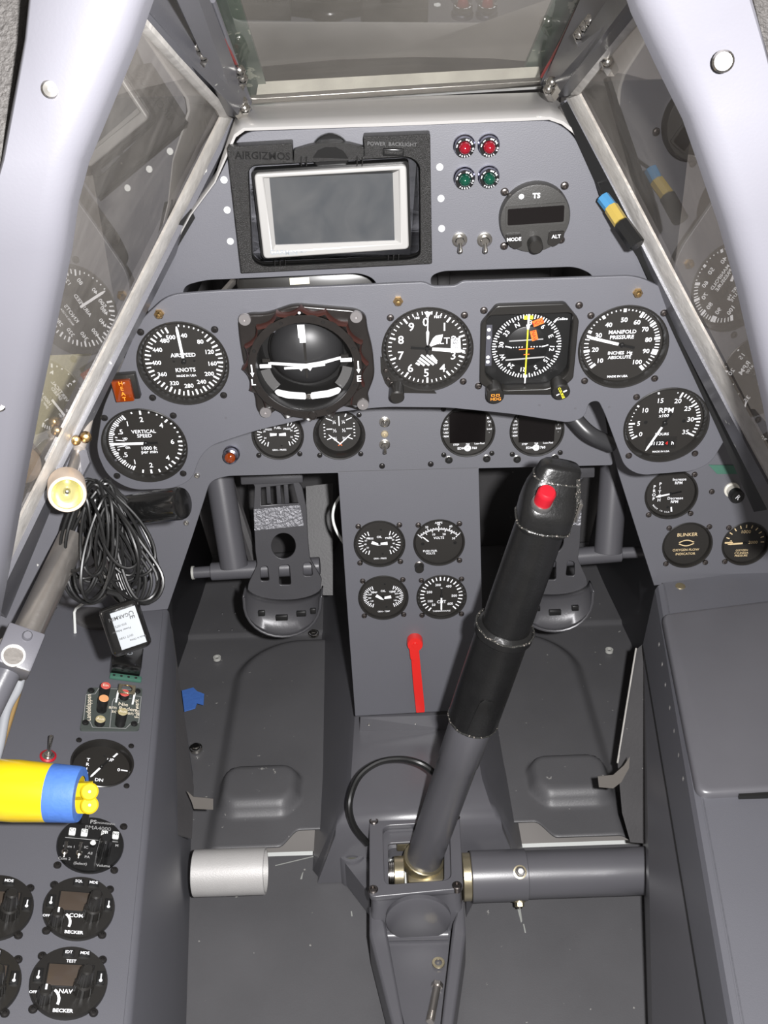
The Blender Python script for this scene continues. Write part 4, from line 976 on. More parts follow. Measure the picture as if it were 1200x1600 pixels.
# landing flap / gear push button placard
t = thing('landing_gear_switch_plate', 'green-grey switch placard with round push buttons lettered Ein and Aus', 'switch plate', LCON.at(175, 1109)); k = LCON.depth(175, 1109)/F
def pl2(x, y): m = t.matrix_world.inverted() @ LCON.w(x, y); return (m.x, m.y)
b = MB(); b.prism(rounded([pl2(*q) for q in ((137, 1077), (222, 1077), (217, 1143), (124, 1143))], .004), 0, .0025, PLACARD)
def line(pts, w=.0006, z=.0027, m=GREYTXT):
    for i in range(len(pts)-1):
        a, c = V(pl2(*pts[i])), V(pl2(*pts[i+1])); d = (c-a).normalized(); n_ = V((-d.y, d.x))*w/2; b.poly([tuple(a-n_), tuple(c-n_), tuple(c+n_), tuple(a+n_)], m, z)
line([(134, 1088), (148, 1087), (154, 1078), (208, 1080), (210, 1090), (220, 1091), (216, 1132), (203, 1134), (196, 1141), (144, 1139), (140, 1130), (130, 1129), (134, 1088)]); line([(171, 1139), (175, 1100), (178, 1094), (205, 1094)])
cm = mat('cream_letter', (.75, .68, .55), .5)
def tx(s_, x, y, sz, rot=0): b.text(s_, *pl2(x, y), sz, cm, .0027, rot=rot, bold=.02)
tx('Landeklappen', 139, 1108, .0070, -96); tx('Fahrwerk', 213, 1110, .0072, -96); tx('Nie', 192, 1103, .0072); tx('am Boden', 191, 1109.5, .0072); tx('schalten', 191, 1115.5, .0072); b.build('base_plate', t)
ORF = mat('orange_cap', (.75, .36, .16), .5); RFa = mat('faded_red_cap', (.60, .10, .08), .5); OLV = mat('olive_cap', (.42, .36, .20), .5)
for x, y, m_, h, s_ in ((161, 1092, RFa, .017, 'Ein'), (158, 1112, ORF, .017, ''), (155, 1133, OLV, .006, 'Aus'), (187, 1134, OLV, .018, 'Aus'), (193, 1092, RFa, .006, 'Ein')):
    b = MB(); b.lathe([(.0054, .002), (.0054, h+.0024), (.005, h+.003)], BLACK, 22, cap=False); b.lathe([(.0052, h+.003), (.0048, h+.0036), (0, h+.0036)], m_, 22, cap=False)
    if s_: b.text(s_, 0, 0, .0052, cm, h+.0038, bold=.02)
    o = b.build('push_button', t); o.location = (*pl2(x, y), 0)
b = MB(); o_ = V(pl2(194, 1098)).to_3d()
b.M = Matrix.Translation(o_)
for s in (-1, 1): b.box((s*.0088, -.001, .009), (.0022, .003, .014), WHITEP, .0004, rot=Matrix.Rotation(radians(-10), 4, 'X'))
b.build('guard_leg', t)
plate('button_guard', [(o_.x-.009, o_.y-.002), (o_.x+.009, o_.y-.002), (o_.x+.009, o_.y+.011), (o_.x-.009, o_.y+.011)], [circle(o_.x, o_.y+.005, .0058, 20)], .0015, GOLD, t, bev=.0003, z=.017)
screws(t, [pl2(142, 1082), pl2(214, 1083), pl2(209, 1134), pl2(133, 1132)], .0036, BLACK, .0025)
# console top plate with the trim hole
tc = [LCON.uv(*q) for q in ((262, 953), (268, 972))]
Au = LCON.uv(263, 950); Nn = ((N2-LCON.o).dot(LCON.u), (N2-LCON.o).dot(LCON.v))
lt = [(Au[0]-.006, Au[1]), (Nn[0]-.006, Nn[1]), (-.46, Nn[1]), (-.46, LCON.uv(0, 1190)[1]), LCON.uv(0, 1190), LCON.uv(66, 978), LCON.uv(90, 948)]
plate('console_top', rounded(lt, [.012, .001, .001, .001, .001, .001, .001]), LCON.holes, .003, PAINT, None, LCON.M, bev=.0005).parent = None
o = bpy.data.objects['console_top']; mw = LCON.M.copy(); o.parent = lconsole; o.matrix_parent_inverse = Matrix(); o.matrix_basis = lconsole.matrix_world.inverted() @ mw
# round access hole rim near the far end + hook
t = thing('hook_bracket', 'small bright bent hook over a round hole at the end of the left console', 'hook', LCON.w(120, 980)); b = MB()
P_ = [LCON.at(118, 991).translation+V((0, 0, z)) for z in (.002,)]
b.tube([LCON.w(118, 991)+V((0, 0, .002)), LCON.w(118, 966)+V((0, 0, .008)), LCON.w(121, 962)+V((0, 0, .010)), LCON.w(134, 955)+V((0, 0, .012))], .0016, WHITEP, 8); b.build('hook_wire', t, world=True)
b = MB(); b.M = LCON.at(148, 968); b.lathe([(.026, .0), (.025, .004), (.022, .0055), (0, .006)], DARKP, 30, T=Matrix.Scale(.72, 4, (0, 1, 0)), cap=False); b.build('cap', t, world=True)

# ---------- right console
t = thing('side_console', 'grey right side console with a raised cover', 'side console', RCON.w(1120, 1400))
A, N3 = RCON.w(1026, 912), RCON.w(1144, 1600); N3 = A+(N3-A)*1.45
Aq, Nq = hp(1003, 1000, .235), hp(1103, 1600, .225); d = (Nq-Aq); Nq2 = Aq+d*((N3.y-Aq.y)/d.y); Aq2 = Aq+d*((A.y-Aq.y)/d.y)
secs = []
for p, q_, xb in ((A, Aq2, .300), (N3, Nq2, .236)):
    secs.append([V((p.x+.0095, p.y, p.z)), V((p.x+.008, p.y, p.z)), V((p.x+.002, p.y, p.z-.003)), V((p.x-.001, p.y, p.z-.009)), q_.copy(), q_+V((.004, 0, -.012)), V((p.x+.0095, p.y, p.z-.02))])
b = MB(); b.loft(secs, PAINT); b.build('edge_strip', t, world=True, sharp=16)
b = MB(); b.tube([Aq2+V((-.0002, 0, 0)), Nq2+V((-.0002, 0, 0))], .0009, BLACK, 6); b.build('seam_gap', t, world=True)
b = MB(); b.loft([[q_+V((.0015, 0, -.0008)), V((xb, q_.y, .001)), V((xb+.004, q_.y, .001)), q_+V((.006, 0, -.003))] for q_, xb in ((Aq2, lx2(1012, 1600, 1004, 1330, Aq2.y)), (Nq2, lx2(1012, 1600, 1004, 1330, Nq2.y)))], PAINTS); b.build('inner_wall', t, world=True, sharp=40)
ru = [RCON.uv(1026, 911), RCON.uv(1250, 884)]
Nv = ((N3-RCON.o).dot(RCON.u)+.007, (N3-RCON.o).dot(RCON.v))
b = MB(); b.M = RCON.M; b.prism([(ru[0][0]+.007, ru[0][1]), ru[1], (.5, ru[1][1]), (.5, Nv[1]), Nv], -.003, 0, PAINT); b.build('console_top', t, world=True)
lid = rounded([RCON.uv(*q) for q in ((1033, 966), (1250, 938), (1250, 1240), (1088, 1249))], [.010, .001, .001, .014])
b = MB(); b.M = RCON.M; n = len(lid); cx = sum(p[0] for p in lid)/n; cy = sum(p[1] for p in lid)/n
def inset(pts, dd): return [(cx+(x-cx)*(1-dd/abs(.09)), cy+(y-cy)*(1-dd/abs(.13))) for x, y in pts]
b.loft([[(*p, z_) for p in inset(lid, dd)] for dd, z_ in ((0, .0), (0, .004), (.0012, .0062), (.003, .0075), (.006, .008))], PAINTS); b.build('cover', t, world=True, sharp=60)
b = MB(); b.M = RCON.M; b.prism([RCON.uv(*q) for q in ((1152, 1243), (1250, 1237), (1250, 1246), (1154, 1249))], .0, .0045, BLACK); b.build('finger_slot', t, world=True)
b = MB(); b.M = RCON.at(1063, 916); b.lathe([(.0060, 0), (.0055, .001), (0, .0014)], GOLD, 16, cap=False); b.build('fastener', t, world=True)
for i, (x, y) in enumerate(((1030, 1007), (1035, 1038), (1040, 1070), (1047, 1106), (1054, 1142), (1061, 1180), (1068, 1217))):
    f_ = i/6.0; dd = ray(x, y); pa, pb, pc = A, Aq2, N3; nn = (pb-pa).cross(pc-pa).normalized(); w_ = CP+dd*((pa-CP).dot(nn)/dd.dot(nn))
    if nn.x > 0: nn = -nn
    b = MB(); b.M = Matrix.Translation(w_) @ nn.to_track_quat('Z', 'Y').to_matrix().to_4x4(); b.lathe([(.0028, -.0002), (.0024, .0006), (.0010, .0008), (0, .0003)], ALU, 12, cap=False); b.build('screw', t, world=True)
# footwell side sheet between right console and pan
t = thing('footwell_sheet', 'thin dark side sheet with a bright worn edge beside the right footwell', 'side sheet', FLOOR.w(990, 1300))
b = MB(); pts = [PZ(994, 1015, 1.30), PZ(1006, 1005, 1.24), PZ(1045, 1300, 1.16), PZ(1010, 1318, 1.15), PZ(985, 1316, 1.16), PZ(972, 1270, 1.17), PZ(965, 1192, 1.20)]; b.slab(pts, .002, DARKP); b.build('sheet', t, world=True)
b = MB(); b.tube([PZ(994, 1013, 1.297), PZ(978, 1110, 1.24), PZ(965, 1192, 1.197)], .0012, SEAL, 6); b.build('bare_edge', t, world=True)
t = thing('footwell_sheet', 'thin grey side sheet beside the left footwell', 'side sheet', FLOOR.w(290, 1300))
b = MB(); pts = [PZ(262, 960, 1.27), PZ(270, 985, 1.29), PZ(283, 1090, 1.25), PZ(303, 1230, 1.19), PZ(300, 1310, 1.15), PZ(262, 1300, 1.12)]; b.slab(pts, .002, DARKP); b.build('sheet', t, world=True)

# ---------- outer side walls behind the panel
for s, nm in ((-1, 'wall_left'), (1, 'wall_right')):
    b = MB(); rows = []
    for y in (.35, .6, .85, 1.03, 1.55):
        rows.append([V((s*(.30-.05*(y-.35)), y, .66)), V((s*(.40-.06*(y-.35)), y, .50)), V((s*(.46-.06*(y-.35)), y, .30)), V((s*(.42-.06*(y-.35)), y, 0))])
    rows = [r for r in rows if r[0].y > 1.0]
    b.loft(rows, PAINT, closed=False); o = b.build(nm); struct(o)
    m_ = o.modifiers.new('thickness', 'SOLIDIFY'); m_.thickness = .003

# ---------- windows and frames
def plane_pt(n, B, x, y):
    d = ray(x, y); return CP+d*((B-CP).dot(n)/d.dot(n))
nL = V((cos(.50), 0, -sin(.50)))*math.sqrt(1-.01); nL.y = -.1; BL = PZ(350, 183, .83)
nR = V((-cos(.48), 0, -sin(.48)))*math.sqrt(1-.01); nR.y = -.1; BR = PZ(893, 155, .84)
L_ = lambda x, y, o=0: plane_pt(nL, BL, x, y)+nL*o
R_ = lambda x, y, o=0: plane_pt(nR, BR, x, y)+nR*o
b = MB(); b.slab([L_(*q) for q in ((352, 183), (206, 28), (190, 50), (108, 250), (92, 310), (82, 390), (38, 620), (-16, 880), (-45, 960))], .004, PANE, -nL*.004); struct(b.build('window_1', world=True))
b = MB(); b.slab([R_(*q) for q in ((891, 155), (1010, 12), (1054, 85), (1098, 176), (1126, 258), (1156, 345), (1186, 450), (1224, 640), (1250, 790), (1236, 790))], .004, PANE, -nR*.004); struct(b.build('window_2', world=True))
def strip(b, pts, w, th, m):    # band of rectangular section along a line; pts = (3d point, side vector, normal)
    secs = []
    for p, s_, n_ in pts: secs.append([p, p+s_*w, p+s_*w+n_*th, p+n_*th])
    b.loft(secs, m)
t = thing('windshield_surround', 'grey windshield surround with worn light beads around the three panes', 'windshield frame', BL*.5+BR*.5)
def bead(fn, nrm, poly_in, poly_out, m, o1=.0, o2=.003, name='glazing_bead'):
    b = MB(); n_ = len(poly_in)
    b.loft([[fn(*poly_in[i], o1), fn((poly_in[i][0]*.5+poly_out[i][0]*.5), (poly_in[i][1]*.5+poly_out[i][1]*.5), o2), fn(*poly_out[i], o2*.9), fn(*poly_out[i], o1-.002), fn(*poly_in[i], o1-.002)] for i in range(n_)], m); return b.build(name, t, world=True, sharp=50)
bead(L_, nL, [(203, 28), (262, 92), (338, 172), (343, 182), (330, 205), (270, 322), (135, 580), (-40, 925)][:4], [(210, 12), (273, 84), (352, 168), (360, 183), (345, 215), (280, 330), (147, 592), (-28, 940)][:4], SEAL)
bead(L_, nL, [(347, 181), (276, 324), (143, 587), (-30, 933)], [(357, 182), (283, 328), (150, 592), (-22, 940)], SEAL, o2=.004)
bead(R_, nR, [(1008, 25), (955, 85), (905, 148)], [(1000, 10), (945, 75), (890, 142)], SEAL)
bead(R_, nR, [(905, 148), (985, 300), (1090, 500), (1240, 775)], [(890, 150), (974, 306), (1078, 508), (1225, 782)], SEAL, o2=.004)
# rails under the beads
b = MB(); b.loft([[L_(x0, y0, .0), L_(x0, y0, .008), L_(x1, y1, .010), L_(x1, y1, -.012), L_(x0, y0, -.012)] for (x0, y0), (x1, y1) in (((357, 182), (366, 187)), ((283, 328), (288, 330)), ((150, 592), (153, 597)), ((60, 770), (66, 780)), ((-22, 940), (-6, 958)))], FRAME2); b.build('sill_rail', t, world=True, sharp=40)
b = MB(); b.loft([[R_(x0, y0, .0), R_(x0, y0, .006), R_(x1, y1, .008), R_(x1, y1, -.012), R_(x0, y0, -.012)] for (x0, y0), (x1, y1) in (((891, 152), (880, 158)), ((975, 306), (966, 311)), ((1079, 508), (1070, 513)), ((1155, 652), (1144, 658)), ((1226, 782), (1212, 791)))], FRAME2); b.build('sill_rail', t, world=True, sharp=40)
def dpt(x, y, o): return PZ(x, y, min(UPR.depth(x, y) if y < 425 else 9, MAIN.depth(x, y) if y >= 425 else 9)-o)
b = MB(); b.loft([[dpt(x0, y0, .009), dpt(x0, y0, .003), dpt(x1, y1, .0015), dpt(x1, y1, .0035)] for (x0, y0), (x1, y1) in (((886, 158), (876, 166)), ((908, 200), (897, 212)), ((967, 312), (950, 330)), ((1012, 400), (996, 402)), ((1072, 514), (1050, 516)), ((1122, 610), (1098, 620)), ((1146, 660), (1122, 672)), ((1214, 794), (1178, 800)))], BLACK); lab(b.build('gap_shade_strip', t, world=True, sharp=40), 'wide black rubber strip')  # darkness of the gap beside the right rail, put in as a black strip
b = MB(); b.slab([PZ(*q, .905) for q in ((84, 776), (112, 792), (132, 842), (100, 888), (34, 978), (-6, 1002), (-24, 975))], .004, FRAME2); b.build('sill_plate', t, world=True)
# corner posts between side pane and armoured glass
G0 = [PZ(390, 161, .845), PZ(848, 131, .85)]; G1 = [PZ(330, -10, .665), PZ(925, -25, .66)]
gn = (G0[1]-G0[0]).cross(G1[0]-G0[0]).normalized(); gn = -gn if gn.dot(G0[0]-CP) > 0 else gn
b = MB(); b.slab([L_(207, 15, .0), L_(354, 170, .0), L_(362, 184, 0), PZ(378, 184, .825), PZ(215, 0, .50), PZ(190, -40, .45), PZ(172, -30, .46)], .012, FRAME2); b.build('corner_post', t, world=True)
b = MB(); b.slab([PZ(216, 0, .52), PZ(378, 186, .823), PZ(396, 178, .835), PZ(388, 160, .835), PZ(328, 0, .655), PZ(310, -45, .62), PZ(180, -45, .46)], .012, FRAME2); b.build('inner_post', t, world=True)
b = MB(); b.slab([PZ(263, -30, .50), PZ(335, 128, .72), PZ(357, 134, .735), PZ(300, -30, .53)], .003, PAINTS); b.build('cover_strip', t, world=True)
b = MB(); b.slab([R_(1003, 5, .0), R_(893, 141, .0), R_(882, 152, 0), PZ(868, 152, .83), PZ(988, -5, .52), PZ(1010, -45, .45), PZ(1020, -30, .46)], .012, FRAME2); b.build('corner_post', t, world=True)
b = MB(); b.slab([PZ(985, -5, .53), PZ(868, 153, .828), PZ(850, 148, .835), PZ(848, 130, .84), PZ(915, -20, .66), PZ(930, -50, .64), PZ(1005, -50, .46)], .012, FRAME2); b.build('inner_post', t, world=True)
for x, y, z_ in ((305, 76, .655), (314, 90, .668), (373, 113, .77), (377, 125, .78), (376, 160, .808), (381, 172, .812), (908, 57, .68), (917, 45, .665), (925, 36, .655), (859, 142, .80), (864, 131, .795), (951, 100, .70)):
    b = MB(); n_ = (CP-PZ(x, y, z_)).normalized(); b.M = Matrix.Translation(PZ(x, y, z_-.010)) @ (n_+V((.2 if x < 600 else -.2, 0, .3))).to_track_quat('Z', 'Y').to_matrix().to_4x4()
    b.lathe([(.0052, -.014), (.0052, .004), (.0042, .005)], STEEL, 6, cap=False); b.lathe([(.0036, .004), (.0034, .007), (.0020, .0085), (0, .009)], STEEL, 16, cap=False); b.build('frame_bolt', t, world=True)
# armoured glass
b = MB(); q = [G0[0], G0[1], G1[1], G1[0]]; b.slab(q, .03, ARMOUR, -gn*.035); struct(b.build('window_3', world=True))
def G_(x, y, o=0):
    d = ray(x, y); return CP+d*((G0[0]+gn*o-CP).dot(gn)/d.dot(gn))
t2 = t
b = MB(); b.slab([G_(*q, -.037) for q in ((390, 160), (424, 158), (372, -10), (330, -10))], .004, EDGEG); lab(b.build('glass_side_band', t, world=True), 'green edge band')
b = MB(); b.slab([G_(*q, -.037) for q in ((848, 131), (808, 134), (870, -12), (915, -12))], .004, EDGEG); lab(b.build('glass_side_band', t, world=True), 'green edge band')
b = MB(); b.slab([PZ(*q, .895) for q in ((398, 163), (846, 136), (842, 104), (404, 128))], .004, mat('painted_flash_glare', (.66, .66, .64), .45, .1, var=.45, vscale=28)); b.build('flash_glare_strip', t, world=True)  # added pale strip paints in the flash reflection at the windshield foot
b = MB(); b.tube([G_(390, 160, .002), G_(332, 0, .002)], .0022, FRAME2, 8); b.build('glass_edge_bead', t, world=True)
b = MB(); b.tube([G_(848, 131, .002), G_(912, -8, .002)], .0022, FRAME2, 8); b.build('glass_edge_bead', t, world=True)
b = MB(); b.tube([G_(846, 120, .0035), G_(878, 62, .0035), G_(900, 15, .0035)], .0011, REDSEAL, 6); b.build('red_sealant', t, world=True)
b = MB(); b.tube([G_(372, 108, .0035), G_(350, 60, .0035)], .0014, REDSEAL, 6); b.build('red_sealant', t, world=True)
b = MB(); b.slab([G_(392, 163, .001), G_(846, 134, .001), G_(844, 128, .001), G_(392, 156, .001)], .004, STEEL); b.build('lower_retainer', t, world=True)

# ---------- canopy bow near the camera
def bow(nm, st, lb, screws_, sgn):
    t = thing(nm, lb, 'canopy frame', PZ(*st[2][0], st[2][2])); secs = []
    for (xi, yi), (xo, yo), z_ in st:
        I, O = PZ(xi, yi, z_), PZ(xo, yo, z_*1.0); iw = (I-O).normalized(); bk = V((0, .96, -.28))
        bk = (bk-iw*bk.dot(iw)).normalized()
        prof = [O+bk*.03, O+bk*.002, O+iw*.002, I-iw*.012]
        for a in (20, 45, 70, 90): prof.append(I-iw*.012+iw*.012*sin(radians(a))+bk*.012*(1-cos(radians(a))))
        prof += [I+bk*.022, I-iw*.004+bk*.022, I-iw*.006+bk*.014, O+iw*.006+bk*.008, O+iw*.004+bk*.03]
        secs.append(prof)
    b = MB(); b.loft(secs, FRAMEP); b.build('bow', t, world=True, sharp=50)
    for x, y, z_, r_ in screws_:
        b = MB(); p = PZ(x, y, z_); b.M = Matrix.Translation(p) @ (CP-p).normalized().to_track_quat('Z', 'Y').to_matrix().to_4x4(); b.lathe([(r_, -.003), (r_, .0004), (r_*.8, .0014), (r_*.3, .0018), (r_*.25, .0008), (0, .0008)], STEEL, 20, cap=False); b.build('screw', t, world=True)
bow('canopy_bow', [((262, -160), (75, -160), .40), ((235, -60), (50, -60), .405), ((214, 0), (42, 0), .41), ((198, 50), (36, 60), .415), ((118, 245), (0, 250), .44), ((102, 310), (-20, 320), .45), ((92, 390), (-40, 400), .47), ((48, 620), (-90, 640), .55), ((2, 880), (-140, 900), .64), ((-30, 1050), (-170, 1070), .70)], 'broad pale blue-grey canopy frame down the left edge of the view', [(79, 139, .426, .0040), (-2, 632, .553, .0043)], -1)
bow('canopy_bow', [((940, -160), (1140, -160), .42), ((985, -60), (1165, -60), .43), ((1004, 0), (1178, 0), .44), ((1044, 85), (1200, 75), .46), ((1088, 176), (1225, 170), .475), ((1116, 258), (1250, 250), .49), ((1144, 345), (1275, 340), .51), ((1172, 450), (1305, 450), .54), ((1212, 640), (1340, 650), .59), ((1250, 850), (1380, 850), .65)], 'broad pale canopy frame down the right edge of the view', [(1130, 96, .455, .0050)], 1)
for nm, lb, pts in (('canopy_liner', 'dark grained canopy lining at the far upper left corner', ((-120, -120), (62, -120), (42, 0), (25, 110), (8, 260), (-120, 420))), ('canopy_liner', 'dark grained canopy lining at the far upper right corner', ((1155, -120), (1300, -120), (1300, 300), (1215, 150), (1180, 10)))):
    b = MB(); b.slab([PZ(x, y, .445 if max(p[0] for p in pts) < 600 else .52) for x, y in pts], .01, LINER); o = b.build(nm, world=True); tag(o, lb, 'canopy lining')

# ---------- outside
b = MB(); rows = []
for y in (1.62, 2.0, 2.6, 3.2, 3.6):
    rows.append([V((1.25*cos(radians(a)), y, .42+.30*sin(radians(a))-(y-1.6)*.03)) for a in range(0, 181, 12)])
b.loft(rows, COWL, closed=False); o = b.build('engine_cowling'); tag(o, 'long curved brown-grey engine cowling seen through the windshield', 'engine cowling')
m_ = o.modifiers.new('thickness', 'SOLIDIFY'); m_.thickness = .003
b = MB(); P3 = [PZ(-90, 520, 1.04), PZ(60, 556, 1.04), PZ(150, 552, 1.04), PZ(102, 690, 1.04), PZ(70, 716, 1.04), PZ(36, 672, 1.04), PZ(-90, 560, 1.04)]; b.slab(P3, .008, PALEY); o = b.build('yellow_board', world=True); tag(o, 'pale yellow-green board outside behind the left side pane', 'board')
b = MB(); P3 = [PZ(-90, 545, 1.07), PZ(36, 650, 1.07), PZ(66, 695, 1.07), PZ(94, 708, 1.07), PZ(4, 885, 1.07), PZ(-90, 960, 1.07)]; b.slab(P3, .01, TAN); o = b.build('tan_board', world=True); tag(o, 'tan board outside below the pale yellow one', 'board')

# ---------- control stick
SB, ST = PZ(661, 1346, 1.148), PZ(852, 800, .875)
ax = (ST-SB).normalized(); L = (ST-SB).length
zx = ax; yx = (V((0, 1, 0))-zx*zx.y).normalized(); xx = yx.cross(zx)
SM = Matrix((xx, yx, zx)).transposed().to_4x4(); SM.translation = SB
t = thing('control_stick', 'tall control stick with a black leather grip and a red button on top', 'control stick', SM); stick = t
def sp(x, y):      # distance along the stick axis of the image row
    best = min(range(0, 101), key=lambda i: abs((lambda v: 800-F*(v.dot(UP))/(v.dot(FW)))(SB+ax*L*i/100-CP)-y)); return L*best/100
s1, s2, s3, s4 = sp(0, 1185), sp(0, 1122), sp(0, 985), sp(0, 814)
b = MB(); b.lathe([(.0200, .0), (.0205, .01), (.0212, s1), (.0222, s1+.002), (.0225, s2+.02)], PAINTS, 36); b.build('shaft', t)
b = MB(); b.lathe([(.0255, s2-.004), (.0262, s2), (.0262, s2+.05), (.0258, s3-.006), (.0288, s3-.003), (.0284, s3+.004), (.0240, s3+.008)], LEATHER, 40)
b.build('lower_sleeve', t)
b = MB(); b.lathe([(.0235, s3+.002), (.0236, s3+.02), (.0232, (s3+s4)/2), (.0225, s4-.01), (.0222, s4+.012)], LEATHER, 40); b.build('leather_grip', t)
for zc, r_ in ((s3+.0045, .0284), (s2-.002, .0258)):
    pts = [(r_*cos(a*pi/20), r_*sin(a*pi/20), zc+.0008*random.uniform(-1, 1)) for a in range(40)]; b = MB(); b.tube(pts, .0011, SEAMM, 6, closed=True); b.build('stitched_seam', t)
b = MB(); sgn = -1
pts = rounded([(-.008, -.0268), (.008, -.0268)], 0)
b.M = Matrix.Translation((0, 0, 0)); b.loft([[(x, -.0262-dz, z_), (x*.6, -.0272-dz, z_), (-x*.6, -.0272-dz, z_), (-x, -.0262-dz, z_), (0, -.02, z_)] for x, z_, dz in ((.010, s2+.002, .0005), (.009, s2+.03, .001), (.0075, s2+.046, .001), (.004, s2+.050, .0))], LEATHER); b.build('sleeve_tab', t)
# head
hs = []
for z_, w, dd, off, sx_ in ((s4-.004, .0225, .0215, 0, 0), (s4+.001, .0240, .0230, 0, 0), (s4+.014, .0245, .0228, .001, .0), (s4+.022, .0240, .0215, .002, .0), (s4+.030, .0228, .0150, .009, .001), (s4+.042, .0200, .0125, .012, .003), (s4+.050, .0185, .0110, .013, .004), (s4+.053, .0160, .0095, .013, .004), (s4+.054, .0080, .0050, .013, .004)):
    ring = []
    for i in range(28):
        a = 2*pi*i/28; c, d_ = cos(a), sin(a); e = .62; ring.append((sx_+w*abs(c)**e*(1 if c > 0 else -1), off+dd*abs(d_)**e*(1 if d_ > 0 else -1), z_))
    hs.append(ring)
b = MB(); b.loft(hs, LEATHER); b.build('grip_head', t, sharp=60)
b = MB(); ringp = hs[1]; b.tube([(x*1.01, y*1.01, z_+.0008*random.uniform(-1, 1)) for x, y, z_ in ringp], .0010, SEAMM, 6, closed=True); b.build('head_seam', t)
b = MB(); ringp = hs[5]; b.tube([(x*1.02, (y-.013)*1.02+.013, z_-.002) for x, y, z_ in ringp], .0013, SEAMM, 6, closed=True); b.build('head_seam', t)
def stl(x, y, off):   # point on the pilot-facing side of the head
    d = ray(x, y); o_ = SM.inverted() @ CP; dl_ = SM.inverted().to_3x3() @ d; k_ = (off-o_.y)/dl_.y; return o_+dl_*k_
p0 = stl(847, 786, -.0145); dirb = V((-.02, -.30, .95)).normalized()
b = MB(); b.lathe([(.0094, -.003), (.0096, .0004), (.0090, .0018), (.0078, .0020), (.0070, .0034)], mat('satin_button_ring', (.26, .255, .25), .3, .8), 28, T=Matrix.Translation(p0) @ dirb.to_track_quat('Z', 'Y').to_matrix().to_4x4(), cap=False); b.build('button_collar', t)
b = MB(); b.lathe([(.0078, 0), (.0082, .012), (.0080, .0150), (.0066, .0168), (0, .0174)], REDK, 28, T=Matrix.Translation(p0) @ dirb.to_track_quat('Z', 'Y').to_matrix().to_4x4(), cap=False); b.build('red_button', t)
b = MB(); b.tube([V((.019, .004, s4+.046)), V((.0225, 0, s4+.036)), V((.0250, -.004, s4+.018)), V((.0245, -.003, s4-.006))], .0022, SEAMM, 8); b.build('side_seam', t)
b = MB(); b.box((.0265, -.002, s4+.018), (.004, .010, .020), STEEL, .001); b.build('side_trigger', t)

# ---------- stick base housing with tapering arm
BT = hp(650, 1340, .10)
t = thing('stick_base_housing', 'square cast housing around the stick foot with a tapering arm towards the seat', 'stick housing', V((0, BT.y, 0)))
HP = Plane((0, .78, .10), (0, 1, 0)); HP2 = Plane((0, .78, .0), (0, 1, 0))
o1 = [HP.uv(*q) for q in ((577, 1278), (718, 1270), (724, 1388), (577, 1402))]; i1 = [HP.uv(*q) for q in ((598, 1290), (702, 1284), (705, 1374), (601, 1382))]
mkw = lambda o: (setattr(o, 'matrix_parent_inverse', Matrix()), setattr(o, 'matrix_basis', t.matrix_world.inverted() @ HP.M))
r1 = rounded(o1, .008, 5); r2 = rounded(i1, .009, 5)
mkw(plate('housing_rim', r1, [r2], .008, PAINTS, t, bev=.001))
cxh = sum(p[0] for p in o1)/4; cyh = sum(p[1] for p in o1)/4
b = MB(); b.M = HP.M; sc_ = lambda pts, s_: [(cxh+(x-cxh)*s_, cyh+(y-cyh)*s_) for x, y in pts]
b.loft([[(*p, z_) for p in sc_(r1, s_)] for s_, z_ in ((.96, -.006), (.96, -.03), (.99, -.034), (.99, -.096))], PAINTS, cap=False)
b.loft([[(*p, z_) for p in sc_(r2, s_)] for s_, z_ in ((1.02, -.006), (1.0, -.03), (.88, -.033), (.84, -.090))], PAINTS, cap=False)
b.build('housing_wall', t, world=True, sharp=40)
mkw(plate('inner_lip', sc_(r2, 1.03), [rounded([HP.uv(*q) for q in ((606, 1308), (694, 1303), (694, 1366), (607, 1374))], .004)], .003, PAINTS, t, bev=.0006, z=-.010))
b = MB(); b.M = HP.M; b.loft([[(*p, z_) for p in sc_(r2, .97)] for z_ in (-.050, -.053)], WHITEP); lab(b.build('housing_floor', t, world=True), 'white floor inside the housing')
for x, y in ((584, 1283), (583, 1390), (714, 1384), (712, 1276)):
    b = MB(); b.M = HP.at(x, y); b.lathe([(.0055, -.006), (.0055, .001), (.0046, .002), (.0028, .002), (.0026, .0005), (0, .0005)], SCREWM, 18, cap=False); b.build('corner_bolt', t, world=True)
# round boss on front face and arm
fz = min(p[1] for p in o1)
fw_ = HP.o.y+fz
b = MB(); b.lathe([(.036, -.002), (.036, .003), (.034, .004), (0, .0042)], PAINTS, 36, T=Matrix.Translation((cxh, fw_-.0005, .064)) @ Matrix.Rotation(radians(90), 4, 'X') @ Matrix.Rotation(pi, 4, 'X') @ Matrix.Rotation(pi, 4, 'X'), cap=False); b.build('round_boss', t, world=True)
